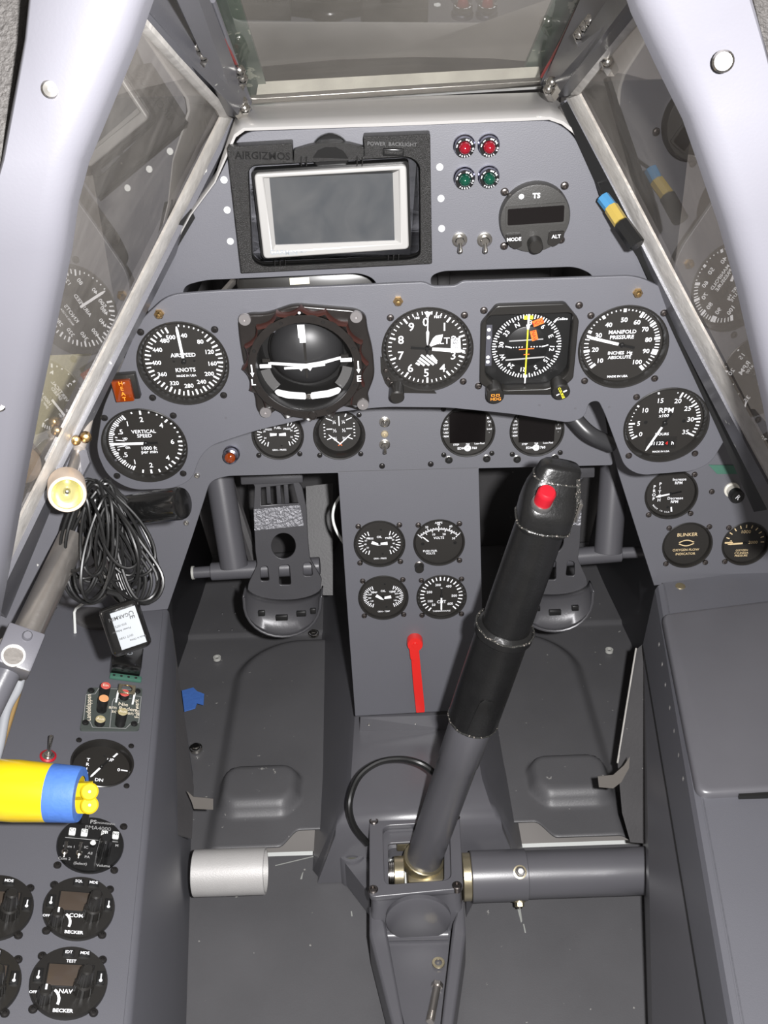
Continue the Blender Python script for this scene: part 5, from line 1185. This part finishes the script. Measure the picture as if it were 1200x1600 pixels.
# arm: two raised flanges and a web
web = .030
fl1 = [hp(577, 1412, .062), hp(602, 1440, .060), hp(634, 1615, .055), hp(616, 1615, .055), hp(577, 1460, .060)]
fr1 = [hp(724, 1400, .062), hp(708, 1440, .060), hp(688, 1615, .055), hp(706, 1615, .055), hp(728, 1460, .060)]
for pts in (fl1, fr1):
    q = [p.copy() for p in pts]; ex = [(q[2]-q[1]), (q[3]-q[4])]; q[2] = q[2]+ex[0]*.5; q[3] = q[3]+ex[1]*.5
    b = MB(); b.slab(q, .05, PAINTS, V((0, 0, -.052))); o = b.build('arm_flange', t, world=True)
    m_ = o.modifiers.new('soft_edges', 'BEVEL'); m_.width = .003; m_.segments = 2
a0, a1, a2, a3 = hp(598, 1452, web), hp(705, 1448, web), hp(690, 1610, web), hp(634, 1610, web)
b = MB(); b.slab([a0+(a0-a0), a1, a2+(a2-a1)*.5, a3+(a3-a0)*.5], .004, PAINTS, V((0, 0, -.006))); b.build('arm_web', t, world=True)
b = MB(); q0, q1 = hp(604, 1462, .034), hp(700, 1460, .034); b.tube([q0, q1], .006, PAINTS, 16); b.build('web_ridge', t, world=True)
# side lugs
for lx, ly, nm in ((550, 1330, 1), (746, 1322, 2)):
    c0 = hp(lx, ly, .045); b = MB(); b.lathe([(.0175, -.044), (.0175, -.001), (.0165, .001), (.0125, .001), (.0120, -.0005)], PAINTS, 28, T=Matrix.Translation(c0), cap=False); b.lathe([(.0122, -.0003), (0, -.0006)], mat('olive_zinc', (.10, .10, .07), .4, .3), 24, T=Matrix.Translation(c0), cap=False)
    e0 = hp(577 if nm == 1 else 723, 1345, .04); e1 = hp(577 if nm == 1 else 723, 1400, .04); s_ = -1 if nm == 1 else 1
    pp = [c0+V((s_*.016, -.004, -.002)), c0+V((0, .016, -.002)), V((e0.x, c0.y+.008, .043)), V((e0.x, e1.y, .043)), c0+V((s_*.008, -.016, -.002))]
    b.slab(pp, .03, PAINTS, V((0, 0, -.04))); b.build('mounting_lug', t, world=True)
# gimbal joint inside
t = thing('gimbal_joint', 'plated steel universal joint inside the stick housing', 'joint', SB-V((0, 0, .02)))
g0 = SB+V((0, 0, -.002))
b = MB(); b.ring(g0+V((-.034, -.012, -.004)), g0+V((-.022, -.012, -.004)), .020, .010, GOLD, 28, .001); b.build('bearing', t, world=True)
b = MB(); b.cyl(g0+V((-.040, -.012, -.004)), g0+V((-.034, -.012, -.004)), .014, SCREWM, 24, bev=.001); 
for i in range(4): b.ring(g0+V((-.041+.002*i, -.012, -.004)), g0+V((-.040+.002*i, -.012, -.004)), .0155, .012, STEEL, 20)
b.build('threaded_boss', t, world=True)
b = MB(); b.box(g0+V((.006, -.004, -.012)), (.050, .046, .024), GOLD, .004); b.box(g0+V((-.012, .026, .000)), (.036, .008, .012), GOLD, .002); b.build('yoke', t, world=True)
b = MB(); b.M = Matrix.Translation(g0+V((-.006, .042, -.030))) @ Matrix.Rotation(radians(60), 4, 'X'); b.ring((0, 0, 0), (0, 0, .007), .026, .017, GOLD, 36, .001)
for i in range(14): a = 2*pi*i/14; b.lathe([(.0026, .0065), (.002, .0095), (0, .0105)], STEEL, 10, T=Matrix.Translation((.0215*cos(a), .0215*sin(a), 0)), cap=False)
b.build('ball_race', t, world=True)
b = MB(); b.M = SM; b.ring((0, 0, -.004), (0, 0, .008), .0240, .0196, GOLD, 30, .001); b.build('stick_collar', t, world=True)
# torque tubes
TZ = .062; ty = hp(870, 1365, TZ).y
t = thing('torque_tube', 'grey torque tube running from the stick housing to the right console', 'tube', (hp(870, 1365, TZ).x, ty, TZ)); x0, x1, x2 = hp(735, 1365, TZ).x, hp(822, 1365, TZ).x, .262
b = MB(); b.cyl((x1-.002, ty, TZ), (x2, ty, TZ), .0265, PAINTS, 40); b.build('long_tube', t, world=True)
b = MB(); b.ring((x0, ty, TZ), (x1, ty, TZ), .0285, .024, PAINTS, 44, .0008); b.build('sleeve', t, world=True)
b = MB(); b.ring((x0-.010, ty, TZ), (x0, ty, TZ), .0265, .014, GOLD, 40, .0008); b.build('plated_washer', t, world=True)
for dv in (V((0, -.55, .83)), V((0, -.75, -.66))):
    dv.normalize(); p = V((hp(808, 1365, TZ).x, ty, TZ))+dv*.0275; b = MB(); b.M = Matrix.Translation(p) @ dv.to_track_quat('Z', 'Y').to_matrix().to_4x4(); b.lathe([(.0075, 0), (.0075, .0015), (.0058, .0018)], GOLD, 24, cap=False); b.lathe([(.0055, .0015), (.0055, .006), (.0048, .0068)], GOLD, 6, cap=False); b.lathe([(.0034, .006), (.0030, .0085), (0, .0085)], STEEL, 14, cap=False); b.build('clamp_bolt', t, world=True)
TZ2 = .058; ty2 = hp(345, 1363, TZ2).y; xl, xm, xr = -.262, hp(304, 1363, TZ2).x, hp(415, 1363, TZ2).x
t = thing('open_tube_stub', 'bare white-metal tube stub sticking out of the left console', 'tube', ((xl+xr)/2, ty2, TZ2))
b = MB(); b.ring((xm, ty2, TZ2), (xr, ty2, TZ2), .0265, .0238, mat('scuffed_bare_metal', (.50, .49, .48), .5, .25, bump=.25, bscale=900, var=.08), 44, .0006); b.build('outer_sleeve', t, world=True)
b = MB(); b.ring((xl, ty2, TZ2), (xr-.006, ty2, TZ2), .0256, .0225, ALU, 44, .0006); b.build('inner_tube', t, world=True)

# hose loop, washer, bolt
t_ = [hp(*q, .03) for q in ((575, 1345), (555, 1310), (547, 1270), (556, 1230), (580, 1200), (612, 1187), (645, 1190), (672, 1203), (690, 1225))]
zs = [.09, .12, .145, .16, .17, .175, .175, .165, .15]
cc = [(575, 1318), (553, 1290), (546, 1255), (560, 1215), (590, 1192), (625, 1186), (655, 1192), (676, 1206), (690, 1225)]
pts = [hp(*q, z_) for q, z_ in zip(cc, zs)]
def smooth(pts, n=6):
    out = []
    for i in range(len(pts)-1):
        p0, p1, p2, p3 = pts[max(0, i-1)], pts[i], pts[i+1], pts[min(len(pts)-1, i+2)]
        for j in range(n):
            u = j/n; out.append(.5*((2*p1)+(p2-p0)*u+(2*p0-5*p1+4*p2-p3)*u*u+(3*p1-p0-3*p2+p3)*u**3))
    out.append(pts[-1]); return out
b = MB(); b.tube(smooth(pts), .0038, CORD, 10); o = b.build('black_hose', world=True); tag(o, 'black hose looping behind the foot of the stick', 'hose')
c = hp(685, 1505, web+.002); b = MB(); b.ring(c, c+V((0, 0, .0016)), .0070, .0040, GOLD, 28, .0003); o = b.build('washer', world=True); tag(o, 'loose plated washer lying on the tapering arm', 'washer')
b0, b1 = hp(684, 1536, web+.0045), hp(672, 1597, web+.0045); t = thing('loose_bolt', 'loose long plated bolt lying on the tapering arm', 'bolt', b0)
dd = (b1-b0).normalized(); b = MB(); b.M = Matrix.Translation(b0) @ dd.to_track_quat('Z', 'Y').to_matrix().to_4x4(); b.lathe([(.0058, 0), (.0062, .001), (.0062, .005), (0, .005)], ALUD, 6); b.build('bolt_head', t, world=True)
b = MB(); b.cyl(b0+dd*.004, b1, .0042, ALUD, 20, bev=.0004)
for i in range(8): b.ring(b1-dd*(.001+.0014*i), b1-dd*(.0004+.0014*i), .0045, .0036, ALUD, 18)
b.build('shank', t, world=True)

# ---------- rudder pedals
def pedal(cx, lb, mirror, full=True):
    PP = Plane((0, 1.14, .30), (0, .22, 1)); dx = cx-443
    def q(x, y):
        xx_ = 443+(443-x if mirror else x-443); return PP.uv(xx_+dx, y+(0 if not mirror else -8))
    t = thing('rudder_pedal', lb, 'rudder pedal', PP.at(cx, 850)); mi = t.matrix_world.inverted()
    loc = lambda x, y: (lambda v: (v.x, v.y))(mi @ (PP.o+PP.u*q(x, y)[0]+PP.v*q(x, y)[1]))
    Pm = mat('pedal_paint', (.072, .071, .077), .36, .15, bump=.1, bscale=400, var=.1, vscale=30)
    out = rounded([loc(*w) for w in ((388, 752), (398, 758), (396, 800), (399, 862), (402, 882), (388, 912), (385, 935), (412, 943), (445, 946), (478, 940), (500, 925), (503, 905), (484, 872), (481, 840), (479, 795), (472, 760), (464, 750))], .004)
    holes = [[loc(443+19*cos(a*pi/16), 853+20*sin(a*pi/16)) for a in range(32)], [loc(*w) for w in ((408, 762), (408, 790), (466, 786), (458, 756))]]
    for x0, x1, y0, y1 in ((407, 418, 886, 908), (436, 452, 884, 914), (474, 486, 880, 900)):
        holes.append(rounded([loc(x0, y0), loc(x1, y0-2), loc(x1+3, y1), loc(x0, y1)], .004))
    plate('foot_plate', out, holes, .004, Pm, t, bev=.0008)
    b = MB(); rows = []      # cupped heel lip
    for zz_, g in ((0.0, 0), (.010, .10), (.022, .5), (.030, .85), (.028, 1.0)):
        row = []
        for i in range(17):
            a = pi*(i/16); x_ = 444-59*cos(a); y_ = 915+ (22*sin(a))+g*(38*sin(a)**.7+6)
            row.append((*loc(x_, y_), zz_))
        rows.append(row)
    b.loft(rows, Pm, closed=False); o = b.build('heel_cup', t, sharp=50); m_ = o.modifiers.new('thickness', 'SOLIDIFY'); m_.thickness = .002
    b = MB(); b.tube([V(p) for p in rows[-1]], .0022, Pm, 8); b.build('rolled_edge', t)
    for x_, w_ in ((412, 10), (443, 18), (473, 14), (491, 8)):
        b = MB(); c_ = loc(x_, 953-abs(x_-444)*.22); b.box((*c_, .0262), (w_*.0009, .0075, .006), BLACK, .001); b.build('heel_slot', t)
    b = MB(); b.prism([loc(*w) for w in ((397, 795), (469, 788), (475, 820), (398, 828))], .001, .0030, ROUGHM); lab(b.build('grip_strip', t), 'bright rough grip strip')
    b = MB(); c0, c1 = loc(380, 750), loc(470, 744); b.box(((c0[0]+c1[0])/2, (c0[1]+c1[1])/2, -.004), (abs(c1[0]-c0[0])+.006, .014, .016), Pm, .002); b.build('hinge_bar', t)
    for x_ in (418, 434, 446):
        b = MB(); c_ = loc(x_, 768); b.box((c_[0], c_[1]+.005, -.012), (.006, .05, .006), Pm, .001); b.build('link_rod', t)
    return t
pedal(443, 'left rudder pedal with a bright grip strip and cupped heel', False)
pedal(862, 'right rudder pedal mostly hidden behind the stick', True)
for s, lb in ((-1, 'left rudder cross tube with a thick upright arm'), (1, 'right rudder cross tube with a thick upright arm')):
    z_ = 1.38
    if s < 0: a, c, u0, u1, r_e = PZ(330, 893, z_), PZ(500, 884, z_), PZ(338, 715, 1.34), PZ(366, 885, 1.37), PZ(300, 895, z_)
    else: a, c, u0, u1, r_e = PZ(970, 864, z_), PZ(830, 875, z_), PZ(963, 690, 1.34), PZ(950, 862, 1.37), PZ(1015, 862, z_)
    t = thing('rudder_cross_tube', lb, 'tube', a)
    b = MB(); b.cyl(a, c, .0125, PAINTS, 24, bev=.001); b.build('cross_tube', t, world=True)
    b = MB(); b.cyl(u1, u0, .019, PAINTS, 28); b.build('upright_arm', t, world=True)
    b = MB(); b.cyl(a+(r_e-a)*-.15, r_e, .008, PAINTS, 18); b.cyl(r_e, r_e+(a-r_e)*.12, .0095, mat('pale_plastic_bush', (.45, .45, .42), .5), 16); b.build('end_spindle', t, world=True)
t = thing('control_cable', 'white cable curving beside the left edge of the pedestal', 'cable', PZ(525, 800, 1.3)); b = MB(); b.tube(smooth([PZ(532, 775, 1.27), PZ(523, 790, 1.27), PZ(520, 808, 1.27), PZ(525, 828, 1.27), PZ(538, 850, 1.27)]), .0018, WHITEP, 8); b.build('cable_run', t, world=True)
# stuff behind the pedals
t = thing('footwell_bracket', 'grey ribbed bracket behind the left pedal', 'bracket', PZ(500, 830, 1.5)); b = MB(); b.slab([PZ(478, 760, 1.5), PZ(520, 755, 1.5), PZ(520, 930, 1.5), PZ(505, 930, 1.5), PZ(480, 870, 1.5)], .012, DARKP); b.build('plate_body', t, world=True)
t = thing('footwell_strut', 'dark diagonal strut between left upright arm and pedal', 'strut', PZ(370, 800, 1.45)); b = MB(); b.cyl(PZ(352, 740, 1.42), PZ(398, 880, 1.46), .009, DARKP, 8); b.build('strut_bar', t, world=True)
# small hardware on the footwell floor
def onfloor(x, y, Z): return hp(x, y, Z)
for nm, lb, x, y, m_, hexn in (('floor_nut', 'shiny hex nut on the floor right of the left pedal', 490, 989, STEEL, 6), ('floor_screw', 'slotted screw at the left rim of the left footwell', 306, 1168, STEEL, 18), ('floor_ring', 'small pale ring on the floor left of the left footwell tray', 339, 1027, STEEL, 18), ('floor_ring', 'small pale ring on the floor beyond the right footwell tray', 952, 1015, STEEL, 18)):
    c = onfloor(x, y, .012); b = MB(); b.M = Matrix.Translation(c)
    if nm == 'floor_ring': b.ring((0, 0, -.004), (0, 0, .0005), .0062, .0042, mat('pale_ring', (.5, .5, .47), .5), 20)
    else: b.lathe([(.0090, -.004), (.0090, .0005), (.0080, .001)], m_, 24, cap=False); b.lathe([(.0062, .0005), (.0062, .0035), (.0052, .0042), (0, .0042)], m_, hexn, cap=False)
    o = b.build(nm); tag(o, lb, 'fastener')
b = MB(); c = [hp(*q, .035) for q in ((284, 1079), (302, 1074), (308, 1080), (319, 1084), (318, 1101), (308, 1098), (305, 1106), (288, 1111))]; b.slab(c, .0015, BLUET, V((0, 0, -.0015))); o = b.build('blue_tape_piece', world=True); tag(o, 'torn piece of blue masking tape beside the left footwell', 'tape')
b = MB(); c = [PZ(*q, 1.14) for q in ((292, 1236), (302, 1245), (333, 1248), (333, 1265), (303, 1264), (300, 1254))]; b.slab(c, .001, TAPEB); o = b.build('brown_tape_strip', world=True); tag(o, 'short brown tape strip at the edge of the left console', 'tape')
b = MB(); c = [PZ(*q, 1.135) for q in ((934, 1213), (958, 1211), (975, 1196), (984, 1182), (983, 1200), (971, 1222), (958, 1232), (936, 1230))]; b.slab(c, .001, TAPEB); o = b.build('brown_tape_strip', world=True); tag(o, 'crumpled brown tape strip by the right footwell sheet', 'tape')

# ---------- left side: throttle handle, lamp, cord, adapter, tubes
t = thing('throttle_grip', 'glossy black cylindrical grip pointing right below the vertical speed dial', 'grip', PZ(230, 790, .90))
a, c = PZ(150, 803, .93), PZ(286, 786, .885); b = MB(); d = (c-a); T = Matrix.Translation(a) @ d.to_track_quat('Z', 'Y').to_matrix().to_4x4(); L_g = d.length
b.lathe([(.010, 0), (.0125, .004), (.0130, .02), (.0142, L_g*.5), (.0150, L_g-.004), (.0140, L_g-.001), (.011, L_g), (0, L_g+.0005)], BAKEL, 40, T=T, cap=False); b.build('bakelite_grip', t, world=True)
b = MB(); b.cyl(a-(c-a).normalized()*.02, a+(c-a).normalized()*.01, .007, STEEL, 20); b.cyl(a, PZ(165, 905, .99), .006, STEEL, 16); b.build('lever_arm', t, world=True)
t = thing('cockpit_lamp', 'small bare metal spot lamp with pale yellow reflector at the left sill', 'lamp', PZ(105, 770, .80))
lp = PZ(105, 772, .785); ld = (CP-lp).normalized()*.92+V((.0, -.10, -.22)); ld.normalize(); T = Matrix.Translation(lp) @ ld.to_track_quat('Z', 'Y').to_matrix().to_4x4()
b = MB(); b.lathe([(.008, -.034), (.0150, -.030), (.0150, .0), (.0144, .0010), (.0122, .0010), (.0120, -.002)], mat('cream_metal', (.70, .58, .47), .42, .45, bump=.1, bscale=300), 40, T=T, cap=False); b.build('lamp_body', t, world=True)
b = MB(); b.lathe([(.0122, -.0015), (.0105, -.006), (.007, -.010), (.003, -.012), (0, -.0122)], REFLEC, 36, T=T, cap=False); b.build('reflector', t, world=True)
b = MB(); b.lathe([(.0028, -.012), (.0028, -.007), (.0015, -.005), (0, -.0045)], STEEL, 14, T=T, cap=False); b.build('bulb', t, world=True)
b = MB(); b.lathe([(.0121, -.0008), (0, -.0002)], GLASS, 30, T=T, cap=False); b.build('lens', t, world=True)
b = MB(); b.slab([PZ(96, 722, .83), PZ(134, 700, .83), PZ(140, 722, .83), PZ(128, 745, .83), PZ(100, 745, .83)], .006, FRAME2); b.build('bracket', t, world=True)
b = MB(); b.cyl(PZ(112, 740, .825), PZ(126, 690, .84), .0048, ALUD, 16); b.cyl(PZ(121, 702, .83), PZ(134, 655, .845), .0062, mat('scraped_grey', (.42, .38, .34), .5, .2, var=.3, vscale=120), 16); b.build('stem', t, world=True)
b = MB(); b.lathe([(.0045, -.004), (.0048, .002), (.003, .005), (0, .006)], BRASS, 14, T=Matrix.Translation(PZ(134, 683, .825)) @ ld.to_track_quat('Z', 'Y').to_matrix().to_4x4(), cap=False); b.lathe([(.0038, -.004), (.0038, .003), (0, .005)], BRASS, 14, T=Matrix.Translation(PZ(119, 688, .82)) @ ld.to_track_quat('Z', 'Y').to_matrix().to_4x4(), cap=False); b.build('thumb_nut', t, world=True)
# cord bundle
rnd = random.Random(11); path = []
t = thing('power_cable', 'tangled coil of thin black power cord hanging at the left wall', 'power cord', PZ(165, 850, .92))
b = MB()
for i in range(23):
    top_ = (rnd.uniform(128, 175), rnd.uniform(748, 790)); bot = (rnd.uniform(105, 235), rnd.uniform(880, 945)); wd = rnd.uniform(16, 42); zz_ = rnd.uniform(.86, .94); tw = rnd.uniform(-.012, .012)
    c_ = ((top_[0]+bot[0])/2, (top_[1]+bot[1])/2); hx, hy = (bot[0]-top_[0])/2, (bot[1]-top_[1])/2; ln = hypot(hx, hy); nx_, ny_ = -hy/ln, hx/ln
    pts = [PZ(c_[0]-hx*cos(a)+nx_*wd*sin(a)*(1-.35*cos(a)), c_[1]-hy*cos(a)+ny_*wd*sin(a)*(1-.35*cos(a)), zz_+tw*sin(a+i)+.006*sin(2*a+i)) for a in [2*pi*j/40 for j in range(40)]]
    b.tube(pts, .0015, CORD, 7, closed=True)
for i in range(5):   # the two long outer loops
    pts = [PZ(*q, .875+.006*i) for q in ((158+3*i, 762), (180+6*i, 790), (215-i*8, 840), (252-9*i, 895), (250-9*i, 928), (228-6*i, 942), (205-4*i, 925), (185-3*i, 870), (168+2*i, 800), (152+2*i, 765))]; b.tube(smooth(pts, 5), .0016, CORD, 7)
b.build('cord', t, world=True)
b = MB(); pts = [PZ(*q, .90) for q in ((150, 838), (158, 850), (163, 862))]; b.tube(pts, .0058, CORD, 14); b.build('ferrite_sleeve', t, world=True)
b = MB(); ptsw = [PZ(*q, .87) for q in ((168, 925), (185, 930), (192, 940), (196, 952))]; b.tube(smooth(ptsw, 4), .0024, CORD, 8); b.build('strain_relief', t, world=True)
t = thing('power_adapter', 'black power adapter with an upside-down white label under the cord coil', 'adapter', PZ(196, 975, .86)); 
ex = (PZ(225, 965, .86)-PZ(165, 985, .86)).normalized(); eyd = (PZ(183, 945, .86)-PZ(205, 1010, .86)); eyd = (eyd-ex*eyd.dot(ex)).normalized(); ez = ex.cross(eyd)
AM = Matrix((ex, eyd, ez)).transposed().to_4x4(); AM.translation = PZ(196, 980, .865); AM = AM @ Matrix.Rotation(radians(8), 4, 'Y')
b = MB(); b.M = AM; b.box((0, 0, 0), (.034, .044, .019), BAKEL, .005, seg=3); b.build('case', t, world=True)
b = MB(); b.M = AM @ Matrix.Translation((.0035, -.001, .0)); b.box((0, 0, .0097), (.022, .033, .0004), LABELM)
for s_, x_, y_, sz in (('GARMIN', .006, -.012, .0046), ('010-10723', .007, -.005, .0026), ('Power Adapter', .007, -.001, .0026), ('Made in China', -.004, .010, .0024), ('CE', -.005, -.011, .006), ('OUT 13.8V', .005, .006, .0026)): b.text(s_, -x_+.001, -y_-.001, sz, BLACK, .0100, rot=180 if s_ != 'CE' else 90)
b.build('printed_label', t, world=True)
t = thing('circuit_breaker_block', 'black bracket with the letter D below the power adapter', 'bracket', LCON.w(195, 1040)); b = MB(); b.M = LCON.at(195, 1040)
k = LCON.depth(195, 1040)/F; b.box((.001, .0, .008), (46*k, 46*k, .016), BAKEL, .002); b.cyl((-20*k, .010, .020), (-2*k, .010, .020), .008, BAKEL, 24, bev=.001); b.text('D', .003, .004, .009, LABELM, .0163, bold=.04); b.text('.', -.004, .002, .009, LABELM, .0163, bold=.04); b.build('block_body', t, world=True)
b = MB(); b.M = LCON.at(195, 1057); b.box((.001, -.004, .002), (48*k, 10*k, .004), GREENP, .001)
for i in range(4): b.lathe([(.0016, .004), (0, .005)], BLACK, 8, T=Matrix.Translation((-.012+.008*i, -.004, 0)), cap=False)
b.build('terminal_strip', t, world=True)
# canopy crank tube
t = thing('canopy_tube', 'bare metal tube sloping down into a grey clamp block at the left edge', 'tube', PZ(60, 940, .85))
b = MB(); b.cyl(PZ(114, 840, .885), PZ(38, 1000, .825), .0125, ALUD, 32); b.build('tube', t, world=True)
c0 = PZ(28, 1018, .80); dax = (PZ(-6, 1095, .79)-PZ(36, 995, .82)).normalized(); px_ = dax.cross((CP-c0).normalized()).normalized(); pz_ = px_.cross(dax)
KM = Matrix((px_, dax, pz_)).transposed().to_4x4(); KM.translation = c0; 
b = MB(); b.M = KM; b.box((0, 0, 0), (.030, .034, .026), FRAMEP, .002); b.build('clamp_block', t, world=True)
b = MB(); b.M = KM; b.ring((0.002, .009, .0125), (.002, .009, .0145), .0092, .0075, ALU, 28); b.lathe([(.0076, .0132), (0, .0132)], ALUD, 24, T=Matrix.Translation((.002, .009, 0)), cap=False); b.build('ring_end', t, world=True)
b = MB(); b.M = KM; b.lathe([(.0042, .012), (.0040, .015), (.0030, .0165), (0, .0165)], FRAMEP, 18, T=Matrix.Translation((-.002, -.010, 0)), cap=False); b.build('clamp_screw', t, world=True)
b = MB(); b.cyl(PZ(12, 1045, .80), PZ(-60, 1190, .77), .0115, FRAME2, 24); b.build('lower_tube', t, world=True)
t = thing('grey_conduit', 'thin light grey conduit running down past the clamp block', 'conduit', PZ(20, 1080, .86)); b = MB(); b.tube(smooth([PZ(36, 1040, .86), PZ(28, 1075, .86), PZ(10, 1110, .86), PZ(-2, 1170, .86), PZ(-20, 1230, .86)]), .0042, mat('light_grey_hose', (.27, .28, .30), .45), 12); b.build('conduit_run', t, world=True)
b = MB(); a, c = LCON.w(66, 976), LCON.w(-30, 1275); w_ = V((-.012, 0, -.004)); b.slab([a, a+w_, c+w_, c], .002, TAN, V((0, 0, -.003))); o = b.build('trim_1', world=True); struct(o)
# yellow handle
yz = .80; t = thing('yellow_hand_grip', 'yellow cylindrical hand grip wrapped in blue tape reaching in from the left', 'handle', PZ(40, 1235, yz))
a, c = PZ(-70, 1230, yz), PZ(120, 1241, yz); d = (c-a).normalized(); T = Matrix.Translation(a) @ d.to_track_quat('Z', 'Y').to_matrix().to_4x4(); L_h = (c-a).length; rr = .0245
sc2 = L_h/190.0
b = MB(); b.lathe([(rr*.7, 0), (rr*.98, .02), (rr, .05), (rr*.90, L_h-.004), (rr*.86, L_h)], YELP, 40, T=T); b.build('handle_body', t, world=True)
b = MB(); z0 = 148*sc2; b.lathe([(rr*.935, z0), (rr*.94, z0+.001), (rr*.905, L_h+.001), (rr*.88, L_h+.003), (rr*.6, L_h+.0032)], BLUET, 40, T=T, cap=False); b.build('blue_tape', t, world=True)
YELM = mat('matt_yellow_lug', (.55, .40, .01), .6, spec=.2)
for dy, r_ in ((-4, 9), (17, 11)):
    e0, e1 = PZ(116, 1241+dy, yz-.004), PZ(140, 1241+dy, yz-.006); b = MB(); n_ = (CP-e1).normalized()
    b.cyl(e1-n_*.003, e1+n_*.003, .0070, YELM, 24, bev=.0012); b.slab([e0+UP*.0068, e1+UP*.0068, e1-UP*.0068, e0-UP*.0068], .006, YELM); b.cyl(e1+n_*.003, e1+n_*.0034, .0012, BLACK, 10); b.build('end_lug', t, world=True)
b = MB(); b.cyl(PZ(118, 1263, yz), PZ(130, 1262, yz), .003, STEEL, 12); b.build('pin', t, world=True)
b = MB(); b.slab([PZ(132, 1252, yz+.01), PZ(141, 1252, yz+.01), PZ(138, 1286, yz+.06), PZ(127, 1286, yz+.06)], .003, BLACK); b.build('lever_blade', t, world=True)

# taped connector at the right of the upper panel
t = thing('taped_connector', 'black connector with blue and yellow tape beside the upper panel', 'connector', PZ(968, 345, .80)); 
pa, pb, pc, pd = PZ(942, 308, .815), PZ(955, 325, .812), PZ(970, 348, .806), PZ(996, 384, .80)
b = MB(); b.cyl(pa, pb, .0055, mat('sky_blue_tape', (.045, .17, .32), .35), 8); b.build('blue_wrap', t, world=True)
b = MB(); b.cyl(pb, pc, .0060, mat('mustard_tape', (.34, .25, .06), .3), 8); b.build('yellow_wrap', t, world=True)
b = MB(); b.cyl(pc, pd, .0070, PLASTS, 8, bev=.001); b.build('black_plug', t, world=True)
b = MB(); b.tube(smooth([PZ(900, 208, .84), PZ(915, 240, .835), PZ(932, 285, .825), pa]), .0014, BLACK, 8); b.build('lead', t, world=True)
t = thing('white_sliver', 'white strap behind the upper panel corner', 'sliver', PZ(898, 198, .86)); b = MB(); b.slab([PZ(885, 186, .868), PZ(900, 190, .868), PZ(908, 205, .868), PZ(896, 200, .868)], .002, WHITEP); b.build('sliver_slab', t, world=True)  # small plain white piece behind the panel corner
# compass behind the slot
t = thing('slot_compass', 'dark instrument with a small numbered card seen through the slot above the main panel', 'compass', PZ(480, 445, .93)); b = MB(); b.box(PZ(490, 455, .95), (.14, .05, .05), BEZEL, .008); b.build('case', t, world=True)
b = MB(); b.M = Matrix.Translation(PZ(468, 439, .915)) @ (CP-PZ(468, 439, .915)).normalized().to_track_quat('Z', 'Y').to_matrix().to_4x4(); b.box((0, 0, 0), (.018, .006, .0008), mat('aged_card', (.55, .52, .40), .5)); b.text('6 7', 0, 0, .007, BLACK, .0006); b.build('card', t, world=True)
t = thing('slot_hose', 'bundle of pale hoses seen through the left end of the slot', 'hose', PZ(360, 450, .92)); b = MB()
for i in range(2): b.cyl(PZ(345+i*26, 462, .93), PZ(372+i*26, 432, .95), .0035, ALUD, 12)
b.build('hose_pair', t, world=True)
t = thing('black_hose_bend', 'thick dark hose bend behind the lower panel notch', 'hose', PZ(920, 670, .97)); b = MB(); b.tube(smooth([PZ(880, 630, 1.05), PZ(903, 660, 1.05), PZ(925, 680, 1.05), PZ(958, 695, 1.06)]), .0085, mat('dark_rubber_hose', (.035, .035, .037), .35), 16); b.build('hose_bend', t, world=True)

# ------------------------------------------------------------------ light, world, camera
w = bpy.data.worlds.new('hangar_air'); SC.world = w; w.use_nodes = True
bg = w.node_tree.nodes['Background']; bg.inputs[1].default_value = 1.0
wt = w.node_tree.nodes.new('ShaderNodeTexCoord'); wn = w.node_tree.nodes.new('ShaderNodeTexNoise'); wn.inputs['Scale'].default_value = 2.6; wn.inputs['Detail'].default_value = 4
wr = w.node_tree.nodes.new('ShaderNodeValToRGB'); wr.color_ramp.elements[0].position = .36; wr.color_ramp.elements[0].color = (.11, .104, .10, 1); wr.color_ramp.elements[1].position = .66; wr.color_ramp.elements[1].color = (.34, .315, .30, 1)
w.node_tree.links.new(wt.outputs['Generated'], wn.inputs['Vector']); w.node_tree.links.new(wn.outputs['Fac'], wr.inputs['Fac']); w.node_tree.links.new(wr.outputs['Color'], bg.inputs[0])
ld_ = bpy.data.lights.new('camera_flash', 'AREA'); ld_.shape = 'DISK'; ld_.size = .022; ld_.energy = 22.5; ld_.color = (1, .985, .985)
lo = bpy.data.objects.new('camera_flash', ld_); COL.objects.link(lo)
lo.matrix_world = Matrix.Translation(CP+RT*.06+UP*.018-FW*.01) @ (-(FW*1.0)).to_track_quat('Z', 'Y').to_matrix().to_4x4()
cam = bpy.data.cameras.new('photo_camera'); co = bpy.data.objects.new('photo_camera', cam); COL.objects.link(co)
cam.sensor_fit = 'VERTICAL'; cam.sensor_height = 36; cam.sensor_width = 27; cam.lens = 36*F/1600; cam.clip_start = .01; cam.clip_end = 50
m = Matrix((RT, UP, -FW)).transposed().to_4x4(); m.translation = CP; co.matrix_world = m
SC.camera = co
SC.view_settings.view_transform = 'Standard'; SC.view_settings.look = 'None'; SC.view_settings.gamma = 1; SC.view_settings.use_curve_mapping = False
SC.view_settings.exposure = 0
